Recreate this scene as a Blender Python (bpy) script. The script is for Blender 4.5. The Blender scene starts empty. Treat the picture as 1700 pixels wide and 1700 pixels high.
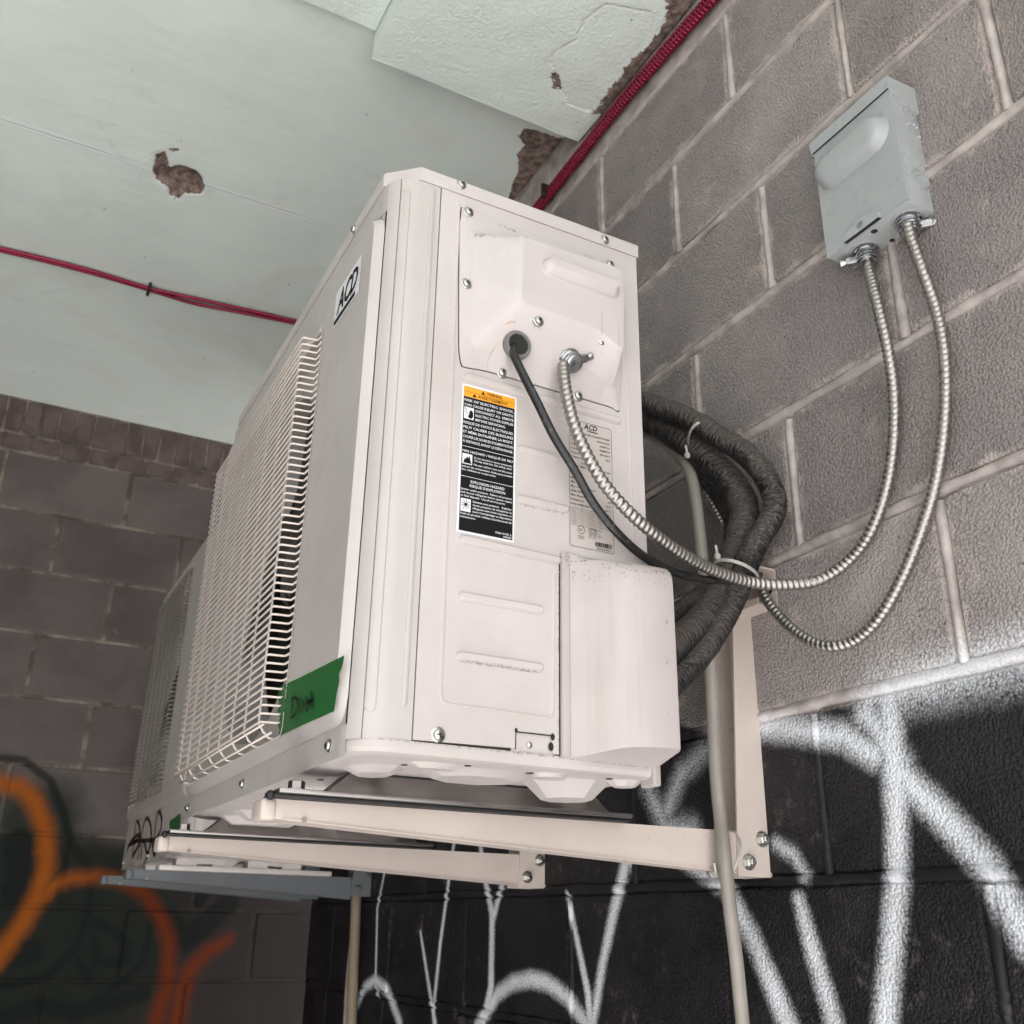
import bpy, bmesh, math, random
import numpy as np
from mathutils import Vector, Matrix, noise

random.seed(7)
S = bpy.context.scene
COL = S.collection

# ---------------------------------------------------------------- camera, sky, sun, exposure
# Camera at the origin, about 1.5 m above the floor. +Y runs along the mounting wall (away),
# +X points at the mounting wall (0.909 m away), +Z is up.  Ceiling 1.655 m above the lens.
cd = bpy.data.cameras.new('camera')
cam = bpy.data.objects.new('camera', cd)
COL.objects.link(cam)
RT = Vector((0.8846959, -0.46589426, 0.01599079))
DN = Vector((0.1907345, 0.33046342, -0.92434532))
FW = Vector((0.42536281, 0.82081451, 0.38122174))
m = Matrix((( RT.x, -DN.x, -FW.x), (RT.y, -DN.y, -FW.y), (RT.z, -DN.z, -FW.z)))
cam.matrix_world = m.to_4x4()
cd.sensor_width = 36
cd.lens = 36 * 1670.523 / 1700
cd.clip_start = 0.02
cd.clip_end = 500
cd.dof.use_dof = True
cd.dof.focus_distance = 1.2
cd.dof.aperture_fstop = 11
S.camera = cam

SUN_EL, SUN_AZ = math.radians(58), math.radians(188)   # the sun stands behind the camera, beyond the open side
W = bpy.data.worlds.new('World')
S.world = W
W.use_nodes = True
wn = W.node_tree.nodes
sky = wn.new('ShaderNodeTexSky')
sky.sky_type = 'NISHITA'
sky.sun_disc = False
sky.sun_elevation = SUN_EL
sky.sun_rotation = SUN_AZ
sky.air_density = 1.0
sky.dust_density = 5.0
sky.ozone_density = 0.6
hs = wn.new('ShaderNodeHueSaturation')
hs.inputs['Saturation'].default_value = 0.20
W.node_tree.links.new(sky.outputs[0], hs.inputs['Color'])
W.node_tree.links.new(hs.outputs[0], wn['Background'].inputs[0])
wn['Background'].inputs[1].default_value = 0.11

sl = bpy.data.lights.new('sun', 'SUN')
sl.energy = 5.0
sl.angle = math.radians(12)
sl.color = (1.0, 0.99, 0.975)
sun = bpy.data.objects.new('sun', sl)
COL.objects.link(sun)
sdir = Vector((math.sin(SUN_AZ) * math.cos(SUN_EL), math.cos(SUN_AZ) * math.cos(SUN_EL), math.sin(SUN_EL)))
sun.rotation_euler = sdir.to_track_quat('Z', 'Y').to_euler()
sun.location = (0, -6, 6)

S.view_settings.view_transform = 'Standard'
S.view_settings.look = 'None'
S.view_settings.gamma = 1
S.view_settings.exposure = 1.57
S.cycles.use_denoising = True
S.cycles.max_bounces = 10
S.cycles.diffuse_bounces = 7

# ---------------------------------------------------------------- node helper
class N:
    def __init__(s, name, rough=0.5, spec=0.5, metal=0.0):
        s.m = bpy.data.materials.new(name)
        s.m.use_nodes = True
        s.t = s.m.node_tree
        s.b = s.t.nodes['Principled BSDF']
        s.b.inputs['Roughness'].default_value = rough
        s.b.inputs['Metallic'].default_value = metal
        s.b.inputs['Specular IOR Level'].default_value = spec
        s._pos = None
    def new(s, t): return s.t.nodes.new(t)
    def link(s, a, b): s.t.links.new(a, b)
    def put(s, sock, v):
        if isinstance(v, bpy.types.NodeSocket): s.link(v, sock)
        elif isinstance(v, (tuple, list)) and len(v) == 3 and sock.type == 'RGBA': sock.default_value = (*v, 1)
        else: sock.default_value = v
    def math(s, op, a, b=0.0, c=None, clamp=False):
        n = s.new('ShaderNodeMath'); n.operation = op; n.use_clamp = clamp
        s.put(n.inputs[0], a); s.put(n.inputs[1], b)
        if c is not None: s.put(n.inputs[2], c)
        return n.outputs[0]
    def mix(s, f, a, b):
        n = s.new('ShaderNodeMix'); n.data_type = 'RGBA'
        s.put(n.inputs[0], f); s.put(n.inputs[6], a); s.put(n.inputs[7], b)
        return n.outputs[2]
    def mul(s, a, b):
        n = s.new('ShaderNodeMix'); n.data_type = 'RGBA'; n.blend_type = 'MULTIPLY'
        n.inputs[0].default_value = 1
        s.put(n.inputs[6], a); s.put(n.inputs[7], b)
        return n.outputs[2]
    def pos(s):
        if s._pos is None: s._pos = s.new('ShaderNodeNewGeometry')
        return s._pos.outputs['Position']
    def obj(s):
        return s.new('ShaderNodeTexCoord').outputs['Object']
    def scale(s, v, xyz):
        n = s.new('ShaderNodeVectorMath'); n.operation = 'MULTIPLY'
        s.link(v, n.inputs[0]); n.inputs[1].default_value = xyz
        return n.outputs[0]
    def sep(s, v):
        n = s.new('ShaderNodeSeparateXYZ'); s.link(v, n.inputs[0]); return n.outputs
    def noise(s, sc, det=3, rough=0.55, vec=None, dist=0.0):
        n = s.new('ShaderNodeTexNoise'); n.inputs['Scale'].default_value = sc
        n.inputs['Detail'].default_value = det; n.inputs['Roughness'].default_value = rough
        n.inputs['Distortion'].default_value = dist
        s.link(vec if vec is not None else s.pos(), n.inputs['Vector'])
        return n.outputs['Fac']
    def voro(s, sc, vec=None, feat='F1'):
        n = s.new('ShaderNodeTexVoronoi'); n.inputs['Scale'].default_value = sc; n.feature = feat
        s.link(vec if vec is not None else s.pos(), n.inputs['Vector'])
        return n.outputs['Distance']
    def rng(s, v, a, b, c=0.0, d=1.0, smooth=True):
        n = s.new('ShaderNodeMapRange'); n.interpolation_type = 'SMOOTHSTEP' if smooth else 'LINEAR'
        s.put(n.inputs[0], v); s.put(n.inputs[1], a); s.put(n.inputs[2], b)
        n.inputs[3].default_value = c; n.inputs[4].default_value = d
        return n.outputs[0]
    def attr(s, name):
        n = s.new('ShaderNodeAttribute'); n.attribute_name = name; return n.outputs['Fac']
    def bump(s, h, strength=0.5, dist=0.002, prev=None):
        n = s.new('ShaderNodeBump'); n.inputs['Strength'].default_value = strength
        n.inputs['Distance'].default_value = dist
        s.link(h, n.inputs['Height'])
        if prev is not None: s.link(prev, n.inputs['Normal'])
        return n.outputs[0]
    def color(s, v): s.put(s.b.inputs['Base Color'], v)
    def rough(s, v): s.put(s.b.inputs['Roughness'], v)
    def normal(s, v): s.link(v, s.b.inputs['Normal'])

# one sprayed or brushed stroke: distance to the segment A-B in the wall's plane, less its half width, over its softness
def stroke_group():
    g = bpy.data.node_groups.new('paint_stroke', 'ShaderNodeTree')
    for nm, ty in (('P', 'NodeSocketVector'), ('A', 'NodeSocketVector'), ('BA', 'NodeSocketVector'), ('InvLen2', 'NodeSocketFloat'), ('Ra', 'NodeSocketFloat'), ('dR', 'NodeSocketFloat'), ('Soft', 'NodeSocketFloat'), ('Prev', 'NodeSocketFloat')):
        g.interface.new_socket(nm, in_out='INPUT', socket_type=ty)
    g.interface.new_socket('D', in_out='OUTPUT', socket_type='NodeSocketFloat')
    gi = g.nodes.new('NodeGroupInput'); go = g.nodes.new('NodeGroupOutput')
    def vm(op, a, b):
        n = g.nodes.new('ShaderNodeVectorMath'); n.operation = op
        g.links.new(a, n.inputs[0])
        if b is not None:
            g.links.new(b, n.inputs[3] if op == 'SCALE' else n.inputs[1])
        return n
    def mm(op, a, b, clamp=False):
        n = g.nodes.new('ShaderNodeMath'); n.operation = op; n.use_clamp = clamp
        g.links.new(a, n.inputs[0]); g.links.new(b, n.inputs[1]); return n.outputs[0]
    pa = vm('SUBTRACT', gi.outputs['P'], gi.outputs['A']).outputs[0]
    dt = vm('DOT_PRODUCT', pa, gi.outputs['BA']).outputs['Value']
    t = mm('MULTIPLY', dt, gi.outputs['InvLen2'], True)
    q = vm('SCALE', gi.outputs['BA'], t).outputs[0]
    e = vm('SUBTRACT', pa, q).outputs[0]
    L = g.nodes.new('ShaderNodeVectorMath'); L.operation = 'LENGTH'; g.links.new(e, L.inputs[0])
    r = mm('ADD', gi.outputs['Ra'], mm('MULTIPLY', t, gi.outputs['dR']))
    d = mm('DIVIDE', mm('SUBTRACT', L.outputs['Value'], r), gi.outputs['Soft'])
    g.links.new(mm('MINIMUM', d, gi.outputs['Prev']), go.inputs[0])
    return g
SG = stroke_group()

def strokes(n, P, lines):
    """lines: (points in the plane, half width, softness); returns the least distance over softness"""
    prev = None
    for pts, r, soft in lines:
        rs = r if isinstance(r, (list, tuple)) else [r] * len(pts)
        for a, b, ra, rb in zip(pts, pts[1:], rs, rs[1:]):
            g = n.new('ShaderNodeGroup'); g.node_tree = SG
            n.link(P, g.inputs['P'])
            g.inputs['A'].default_value = (a[0], a[1], 0)
            ba = (b[0] - a[0], b[1] - a[1])
            g.inputs['BA'].default_value = (ba[0], ba[1], 0)
            g.inputs['InvLen2'].default_value = 1 / max(1e-8, ba[0] ** 2 + ba[1] ** 2)
            g.inputs['Ra'].default_value = ra; g.inputs['dR'].default_value = rb - ra
            g.inputs['Soft'].default_value = soft
            if prev is None: g.inputs['Prev'].default_value = 9
            else: n.link(prev, g.inputs['Prev'])
            prev = g.outputs[0]
    return prev

def plane_coords(n, a, b):
    s = n.sep(n.pos()); c = n.new('ShaderNodeCombineXYZ')
    n.link(s[a], c.inputs[0]); n.link(s[b], c.inputs[1])
    return c.outputs[0]

# ---------------------------------------------------------------- mesh helpers
def obj(name, me, mat=None, parent=None, loc=None, **props):
    o = bpy.data.objects.new(name, me)
    COL.objects.link(o)
    if mat is not None and me is not None and not me.materials: me.materials.append(mat)
    if parent is not None: o.parent = parent
    if loc is not None: o.location = loc
    for k, v in props.items(): o[k] = v
    return o

def empty(name, loc, label, cat, group=None):
    o = obj(name, None, loc=loc, label=label, category=cat)
    o.empty_display_size = 0.05
    if group: o['group'] = group
    return o

def part(name, bm, mat, parent, smooth=None, **props):
    """vertices come in place coordinates; the parent chain's location is taken off"""
    off = Vector((0, 0, 0)); p = parent
    while p is not None: off += p.location; p = p.parent
    me = bpy.data.meshes.new(name)
    bmesh.ops.translate(bm, verts=bm.verts, vec=-off)
    bm.to_mesh(me); bm.free()
    if smooth is not None: shade(me, smooth)
    return obj(name, me, mat, parent, **props)

def shade(me, angle):
    for p in me.polygons: p.use_smooth = True
    me.set_sharp_from_angle(angle=math.radians(angle))

def tagged(o, label, cat, group=None):
    o['label'] = label; o['category'] = cat
    if group: o['group'] = group
    return o

def box(bm, x0, x1, y0, y1, z0, z1, bev=0.0, seg=2):
    r = bmesh.ops.create_cube(bm, size=1)
    vs = r['verts']
    for v in vs:
        v.co = Vector(((x0 + x1) / 2 + v.co.x * (x1 - x0), (y0 + y1) / 2 + v.co.y * (y1 - y0), (z0 + z1) / 2 + v.co.z * (z1 - z0)))
    if bev > 0:
        es = list({e for v in vs for e in v.link_edges})
        bmesh.ops.bevel(bm, geom=es, offset=bev, segments=seg, affect='EDGES', profile=0.5)

def loops(bm, rings, cap0=False, cap1=False, closed=True):
    """rings of 3-D points stitched together"""
    R = [[bm.verts.new(p) for p in r] for r in rings]
    n = len(R[0])
    for a, b in zip(R, R[1:]):
        for i in range(n if closed else n - 1):
            j = (i + 1) % n
            bm.faces.new((a[i], a[j], b[j], b[i]))
    if cap0: bm.faces.new(R[0])
    if cap1: bm.faces.new(R[-1])
    return R

def fix(bm):
    bmesh.ops.recalc_face_normals(bm, faces=bm.faces)
    return bm

def catmull(pts, n=8):
    P = [Vector(p) for p in pts]
    P = [P[0] * 2 - P[1]] + P + [P[-1] * 2 - P[-2]]
    out = []
    for i in range(1, len(P) - 2):
        a, b, c, d = P[i - 1], P[i], P[i + 1], P[i + 2]
        for k in range(n):
            t = k / n
            out.append(0.5 * ((2 * b) + (c - a) * t + (2 * a - 5 * b + 4 * c - d) * t * t + (3 * b - a - 3 * c + d) * t ** 3))
    out.append(P[-2])
    return out

def resample(P, ds):
    L = [0.0]
    for a, b in zip(P, P[1:]): L.append(L[-1] + (b - a).length)
    n = max(2, int(L[-1] / ds)); out = []; j = 0
    for i in range(n + 1):
        s = L[-1] * i / n
        while j < len(L) - 2 and L[j + 1] < s: j += 1
        t = (s - L[j]) / max(1e-9, L[j + 1] - L[j])
        out.append(P[j].lerp(P[j + 1], t))
    return out, L[-1] / n

def sweep(bm, P, rfun, seg=12, caps=True, squash=1.0, up=None):
    """tube along P, rfun(s, theta, i) -> radius"""
    T = [(P[min(i + 1, len(P) - 1)] - P[max(i - 1, 0)]).normalized() for i in range(len(P))]
    nrm = T[0].orthogonal().normalized() if up is None else (up - T[0] * up.dot(T[0])).normalized()
    rings = []; s = 0
    for i, p in enumerate(P):
        if i: s += (P[i] - P[i - 1]).length
        nrm = (nrm - T[i] * nrm.dot(T[i])).normalized()
        bn = T[i].cross(nrm)
        rings.append([p + (nrm * math.cos(a) * squash + bn * math.sin(a)) * rfun(s, a, i) for a in (2 * math.pi * k / seg for k in range(seg))])
    loops(bm, rings, caps, caps)
    fix(bm)

def tube(name, pts, r, mat, parent=None, seg=12, n=8, squash=1.0, straight=False, **props):
    bm = bmesh.new()
    P = [Vector(p) for p in pts] if straight else catmull(pts, n)
    sweep(bm, P, (lambda s, a, i: r) if not callable(r) else r, seg, squash=squash)
    return part(name, bm, mat, parent, smooth=40, **props)

def armoured(name, pts, r, pitch, mat, parent=None, seg=12, per=6, amp=0.11, **props):
    P, ds = resample(catmull(pts, 10), pitch / per)
    bm = bmesh.new()
    sweep(bm, P, lambda s, a, i: r * (1 + amp * (abs(math.sin(math.pi * s / pitch - a / 2)) * 2 - 1.2)), seg)
    return part(name, bm, mat, parent, smooth=80, **props)

def cyl(bm, c, axis, r0, r1, h, seg=20, cap0=True, cap1=True):
    a = Vector(axis).normalized(); u = a.orthogonal().normalized(); v = a.cross(u); c = Vector(c)
    R = []
    for (t, r) in ((0, r0), (h, r1)):
        R.append([c + a * t + (u * math.cos(q) + v * math.sin(q)) * r for q in (2 * math.pi * k / seg for k in range(seg))])
    loops(bm, R, cap0, cap1)

def lathe(bm, c, axis, prof, seg=20, cap0=True, cap1=True):
    a = Vector(axis).normalized(); u = a.orthogonal().normalized(); v = a.cross(u); c = Vector(c)
    R = [[c + a * t + (u * math.cos(q) + v * math.sin(q)) * r for q in (2 * math.pi * k / seg for k in range(seg))] for t, r in prof]
    loops(bm, R, cap0, cap1)

def stadium(pa, pb, r, n=6):
    """2-D outline of a round-ended bar"""
    pa, pb = Vector(pa), Vector(pb); d = (pb - pa).normalized(); q = Vector((-d.y, d.x)); out = []
    for i in range(n + 1):
        t = math.pi * i / n
        out.append(pb + (q * math.cos(t) + d * math.sin(t)) * r)
    for i in range(n + 1):
        t = math.pi * i / n
        out.append(pa + (-q * math.cos(t) - d * math.sin(t)) * r)
    return out

def rrect(a0, a1, b0, b1, r, n=4, side=5):
    """rounded rectangle, points listed with equal counts whatever its size"""
    c = [(a1 - r, b1 - r, 0), (a0 + r, b1 - r, 90), (a0 + r, b0 + r, 180), (a1 - r, b0 + r, 270)]
    out = []
    for k, (x, y, s) in enumerate(c):
        arc = [(x + r * math.cos(math.radians(s + 90 * i / n)), y + r * math.sin(math.radians(s + 90 * i / n))) for i in range(n + 1)]
        out += arc
        x2, y2, s2 = c[(k + 1) % 4]
        e = (x2 + r * math.cos(math.radians(s2)), y2 + r * math.sin(math.radians(s2)))
        for i in range(1, side):
            out.append((arc[-1][0] + (e[0] - arc[-1][0]) * i / side, arc[-1][1] + (e[1] - arc[-1][1]) * i / side))
    return out

def grid_sheet(name, x0, x1, y0, y1, step, zf, mat, attrs, flip=False, parent=None, **props):
    nx, ny = int((x1 - x0) / step) + 1, int((y1 - y0) / step) + 1
    X, Y = np.meshgrid(np.linspace(x0, x1, nx), np.linspace(y0, y1, ny))
    P = np.stack([X.ravel(), Y.ravel()], 1)
    A = {k: f(P) for k, f in attrs.items()}
    Z = zf(P, A)
    me = bpy.data.meshes.new(name)
    V = np.column_stack([P, Z])
    I = np.arange(nx * ny).reshape(ny, nx)
    q = np.stack([I[:-1, :-1], I[1:, :-1], I[1:, 1:], I[:-1, 1:]], -1).reshape(-1, 4)
    if flip: q = q[:, ::-1]
    me.from_pydata(V.tolist(), [], q.tolist())
    for k, v in A.items():
        at = me.attributes.new(k, 'FLOAT', 'POINT'); at.data.foreach_set('value', v.astype(np.float32))
    me.polygons.foreach_set('use_smooth', [True] * len(me.polygons))
    return obj(name, me, mat, parent, **props)

def d_line(P, L):
    L = np.array(L, float); d = np.full(len(P), 9.0)
    for a, b in zip(L, L[1:]):
        ba = b - a; t = np.clip(((P - a) @ ba) / max(1e-12, ba @ ba), 0, 1)
        d = np.minimum(d, np.linalg.norm(P - a - t[:, None] * ba, axis=1))
    return d
def d_poly(P, L):
    L = list(L); d = d_line(P, L + [L[0]]); A = np.array(L, float); ins = np.zeros(len(P), bool)
    for a, b in zip(A, np.roll(A, -1, 0)):
        c = (a[1] > P[:, 1]) != (b[1] > P[:, 1])
        xs = (b[0] - a[0]) * (P[:, 1] - a[1]) / (b[1] - a[1] + 1e-12) + a[0]
        ins ^= c & (P[:, 0] < xs)
    return np.where(ins, -d, d)

# lettering and pictograms: flat printed shapes, built as thin flat faces on the label
TXT = bpy.data.curves.new('txt', 'FONT'); TXO = bpy.data.objects.new('txt', TXT); COL.objects.link(TXO)
def text_faces(s, bold=0.0, shear=0.0, spacing=1.0):
    TXT.body = s; TXT.offset = bold; TXT.shear = shear; TXT.resolution_u = 2; TXT.space_character = spacing
    dg = bpy.context.evaluated_depsgraph_get(); dg.update()
    me = TXO.evaluated_get(dg).to_mesh()
    V = [(v.co.x, v.co.y) for v in me.vertices]; F = [tuple(p.vertices) for p in me.polygons]
    TXO.evaluated_get(dg).to_mesh_clear()
    return V, F
def add_text(bm, s, a0, a1, b0, b1, frame, bold=0.0, shear=0.0, spacing=1.0, capfix=True):
    """letters fitted into the rectangle a0..a1 x b0..b1 of the plane given by frame(a, b)"""
    V, F = text_faces(s, bold, shear, spacing)
    if not V: return
    xs = [v[0] for v in V]; ys = [v[1] for v in V]; lo, hi = min(xs), max(xs)
    ylo, yhi = (0, 0.70) if capfix else (min(ys), max(ys))
    B = [bm.verts.new(frame(a0 + (x - lo) / (hi - lo) * (a1 - a0), b0 + (y - ylo) / (yhi - ylo) * (b1 - b0))) for x, y in V]
    for f in F:
        try: bm.faces.new([B[i] for i in f])
        except ValueError: pass
def add_rect(bm, a0, a1, b0, b1, frame):
    bm.faces.new([bm.verts.new(frame(a, b)) for a, b in ((a0, b0), (a1, b0), (a1, b1), (a0, b1))])
def add_poly(bm, pts, frame):
    bm.faces.new([bm.verts.new(frame(a, b)) for a, b in pts])
def add_ribbon(bm, pts, w, frame):
    P = [Vector(p) for p in pts]; prev = None
    for i, p in enumerate(P):
        t = (P[min(i + 1, len(P) - 1)] - P[max(i - 1, 0)]).normalized(); q = Vector((-t.y, t.x)) * w / 2
        cur = (bm.verts.new(frame(*(p + q))), bm.verts.new(frame(*(p - q))))
        if prev: bm.faces.new((prev[0], prev[1], cur[1], cur[0]))
        prev = cur

# ---------------------------------------------------------------- materials
def paint(name, col, rough=0.42, var=0.05, bump=0.05, dirt=None, spec=0.5):
    n = N(name, rough, spec)
    v = n.noise(9, 4); d = tuple(c * (1 - var * 2) for c in col)
    c = n.mix(n.rng(v, 0.35, 0.7), d, col)
    f = n.noise(420, 2)
    n.normal(n.bump(f, bump, 0.0006))
    if dirt:
        c = dirt(n, c)
    n.color(c)
    n.rough(n.rng(n.noise(30, 3), 0.3, 0.7, rough - 0.07, rough + 0.09, False))
    return n.m

BEIGE = (0.545, 0.497, 0.485)
def side_dirt_shade(n, c):
    # fine grime specks clinging under the top edges of the covers, and faint runs
    s = n.sep(n.pos())
    sp = n.voro(330)
    dens = n.noise(38, 3)
    run = n.noise(1.0, 3, vec=n.scale(n.pos(), (160, 160, 7)))
    speck = n.math('MULTIPLY', n.rng(sp, 0.16, 0.26, 1, 0), n.rng(dens, 0.60, 0.70))
    c = n.mix(n.math('MULTIPLY', speck, 0.5), c, (0.12, 0.09, 0.07))
    c = n.mix(n.rng(run, 0.62, 0.85, 0, 0.22), c, (0.34, 0.27, 0.22))
    # grime caught along the top of the hood, painted in as crease shade too, under the lid and under the lowest ribs; a little rust by the first screw
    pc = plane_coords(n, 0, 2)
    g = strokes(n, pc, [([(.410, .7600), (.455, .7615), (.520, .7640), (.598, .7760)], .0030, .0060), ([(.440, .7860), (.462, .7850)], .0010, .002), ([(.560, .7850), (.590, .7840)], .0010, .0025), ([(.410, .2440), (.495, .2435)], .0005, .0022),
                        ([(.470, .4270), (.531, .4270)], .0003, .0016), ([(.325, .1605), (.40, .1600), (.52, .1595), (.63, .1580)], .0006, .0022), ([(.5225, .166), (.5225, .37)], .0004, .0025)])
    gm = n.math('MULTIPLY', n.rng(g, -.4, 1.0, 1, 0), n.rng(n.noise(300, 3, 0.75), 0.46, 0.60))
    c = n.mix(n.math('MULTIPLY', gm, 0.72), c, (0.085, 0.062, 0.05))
    film = n.math('MULTIPLY', n.rng(n.noise(3.5, 6, 0.7), 0.44, 0.68), 0.24)
    c = n.mix(film, c, (0.36, 0.31, 0.27))
    scuff = n.math('MULTIPLY', n.rng(n.noise(1, 3, 0.6, vec=n.scale(n.pos(), (70, 70, 9))), 0.64, 0.72), n.rng(n.noise(6, 2), 0.50, 0.60))
    c = n.mix(n.math('MULTIPLY', scuff, 0.35), c, (0.30, 0.25, 0.21))
    r_ = n.rng(strokes(n, pc, [([(.3875, .787), (.3872, .777)], .0010, .0016), ([(.443, .6375), (.447, .6405), (.452, .6415)], .0007, .0016)]), -.6, 1.0, 1, 0)
    return n.mix(n.math('MULTIPLY', r_, 0.6), c, (0.42, 0.20, 0.07))
def valve_dirt(n, c):
    s = n.sep(n.pos())
    sp = n.voro(210, vec=n.scale(n.pos(), (1, 1, 1.4)))
    top = n.rng(n.math('ADD', s[2], n.math('MULTIPLY', n.noise(25, 3), 0.03)), 0.355, 0.385)
    col = n.math('MULTIPLY', n.rng(n.noise(1, 2, vec=n.scale(n.pos(), (120, 30, 2.5))), 0.60, 0.72), n.rng(n.noise(60, 2), 0.45, 0.6))
    dens = n.math('MAXIMUM', n.math('MULTIPLY', top, n.rng(n.noise(70, 2), 0.35, 0.6)), n.math('MULTIPLY', col, 0.8))
    speck = n.math('MULTIPLY', n.rng(sp, 0.24, 0.40, 1, 0), dens)
    c = n.mix(n.math('MULTIPLY', speck, 0.85), c, (0.10, 0.07, 0.055))
    run = n.noise(1.0, 3, vec=n.scale(n.pos(), (190, 60, 5)))
    return n.mix(n.rng(run, 0.48, 0.78, 0, 0.30), c, (0.36, 0.30, 0.26))

M_AC = paint('beige_enamel', BEIGE, 0.38, 0.03, 0.04, side_dirt_shade)
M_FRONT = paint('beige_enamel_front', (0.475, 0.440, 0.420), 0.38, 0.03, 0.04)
M_VALVE = paint('beige_enamel_grimy', (0.47, 0.42, 0.405), 0.42, 0.04, 0.06, valve_dirt)
M_WIRE2 = paint('dark_coated_wire', (0.30, 0.26, 0.22), 0.5, 0.05, 0.0)  # darker wire colour, for the far unit's grille
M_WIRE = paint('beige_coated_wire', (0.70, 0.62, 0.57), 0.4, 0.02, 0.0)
def bracket_dirt(n, c):
    sc = n.math('MULTIPLY', n.rng(n.noise(55, 5, 0.75), 0.60, 0.70), n.rng(n.noise(7, 2), 0.54, 0.62))
    c = n.mix(n.math('MULTIPLY', sc, 0.55), c, (0.20, 0.15, 0.12))
    return n.mix(n.rng(n.noise(4, 5, 0.7), 0.48, 0.72, 0, 0.22), c, (0.38, 0.31, 0.26))
M_BRKT = paint('cream_bracket_enamel', (0.60, 0.515, 0.465), 0.45, 0.04, 0.08, bracket_dirt)
M_GREY = paint('grey_bracket_enamel', (0.13, 0.14, 0.15), 0.5, 0.06, 0.1)
M_BOX = paint('grey_box_enamel', (0.35, 0.368, 0.37), 0.30, 0.03, 0.05)
M_TUBE = paint('beige_plastic_tube', (0.31, 0.285, 0.25), 0.4, 0.12, 0.05)
M_TAN = paint('tan_plastic_tube', (0.30, 0.23, 0.165), 0.5, 0.1, 0.05)
M_TIE = paint('milky_nylon', (0.46, 0.44, 0.40), 0.35, 0.04, 0.0)
M_WHITE = paint('white_base_enamel', (0.62, 0.565, 0.545), 0.36, 0.03, 0.05)
M_BLACKRUB = paint('black_rubber', (0.012, 0.012, 0.013), 0.55, 0.2, 0.1)
M_PRINTK = paint('black_print', (0.007, 0.007, 0.008), 0.6, 0.0, 0.0, spec=0.15)
M_PRINTW = paint('white_print', (0.72, 0.72, 0.74), 0.4, 0.0, 0.0)
M_ORANGE = paint('orange_print', (0.80, 0.33, 0.015), 0.4, 0.0, 0.0)
M_PLATE = paint('silver_label_film', (0.50, 0.45, 0.42), 0.35, 0.02, 0.0)
M_SCRIBBLE = paint('brown_marker', (0.035, 0.018, 0.012), 0.5, 0.0, 0.0)
M_CHAS = paint('olive_inner_steel', (0.15, 0.145, 0.12), 0.6, 0.1, 0.0)
M_DARK = paint('dark_interior', (0.012, 0.011, 0.010), 0.7, 0.1, 0.0)
M_FAN = paint('dark_fan_plastic', (0.10, 0.098, 0.088), 0.45, 0.1, 0.0)

n = N('heat_exchanger_fins', 0.6); n.color((0.06, 0.058, 0.052))
w = n.new('ShaderNodeTexWave'); w.bands_direction = 'Y'; w.inputs['Scale'].default_value = 160; n.link(n.pos(), w.inputs['Vector'])
n.normal(n.bump(w.outputs['Fac'], 0.6, 0.001)); M_FIN = n.m

n = N('green_painters_tape', 0.55); n.color(n.mix(n.noise(14, 4), (0.006, 0.085, 0.014), (0.012, 0.125, 0.025)))
n.normal(n.bump(n.noise(60, 4), 0.35, 0.001)); M_TAPE = n.m

def metal(name, col, rough, var=0.15, scale=60, stretch=None, bump=0.1):
    n = N(name, rough, 0.5, 1.0)
    v = n.pos() if stretch is None else n.scale(n.pos(), stretch)
    f = n.noise(scale, 4, vec=v)
    n.color(n.mix(f, tuple(c * (1 - var * 2) for c in col), col))
    n.rough(n.rng(f, 0.3, 0.7, rough - 0.06, rough + 0.12, False))
    n.normal(n.bump(f, bump, 0.0005))
    return n.m
M_STEEL = metal('galvanised_steel', (0.40, 0.375, 0.365), 0.36, 0.2, 30, (1, 6, 6))
M_ZINC = metal('zinc_die_cast', (0.60, 0.61, 0.62), 0.22, 0.2, 90)
M_ARM = metal('steel_armour', (0.47, 0.44, 0.415), 0.38, 0.15, 120)
M_SCREW = metal('plated_screw', (0.62, 0.61, 0.57), 0.28, 0.2, 200)
n = N('red_armour', 0.33, 0.6, 0.55); n.color(n.mix(n.noise(25, 3), (0.16, 0.006, 0.024), (0.30, 0.011, 0.048))); M_RED = n.m
n = N('copper_pipe', 0.4, 0.5, 1.0); n.color((0.30, 0.12, 0.07)); M_COPPER = n.m

n = N('black_foam_insulation', 0.50, 0.45)
cx_ = n.new('ShaderNodeCombineXYZ'); n.link(n.attr('run'), cx_.inputs[0]); n.link(n.math('MULTIPLY', n.attr('turn'), 1.0), cx_.inputs[1])
wr = n.rng(n.noise(1, 2, 0.5, vec=n.scale(cx_.outputs[0], (260, 1.8, 1)), dist=0.5), 0.34, 0.62)
lump = n.noise(24, 3)
du = n.math('MULTIPLY', n.rng(n.math('ADD', n.attr('dust'), n.math('MULTIPLY', n.math('SUBTRACT', wr, 0.6), 0.40)), 0.22, 0.85), n.rng(lump, 0.2, 0.5, .55, 1))
n.color(n.mix(du, (0.010, 0.0095, 0.010), (0.075, 0.064, 0.056)))
f2 = n.noise(420, 2)
n.normal(n.bump(wr, 0.75, 0.0030, n.bump(f2, 0.25, 0.001))); M_FOAM = n.m
n = N('black_cable_jacket', 0.33, 0.5)
n.color(n.mix(n.rng(n.noise(200, 3), 0.55, 0.75), (0.010, 0.010, 0.010), (0.07, 0.065, 0.06)))
n.normal(n.bump(n.noise(120, 3), 0.2, 0.001)); M_CABLE = n.m

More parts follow.
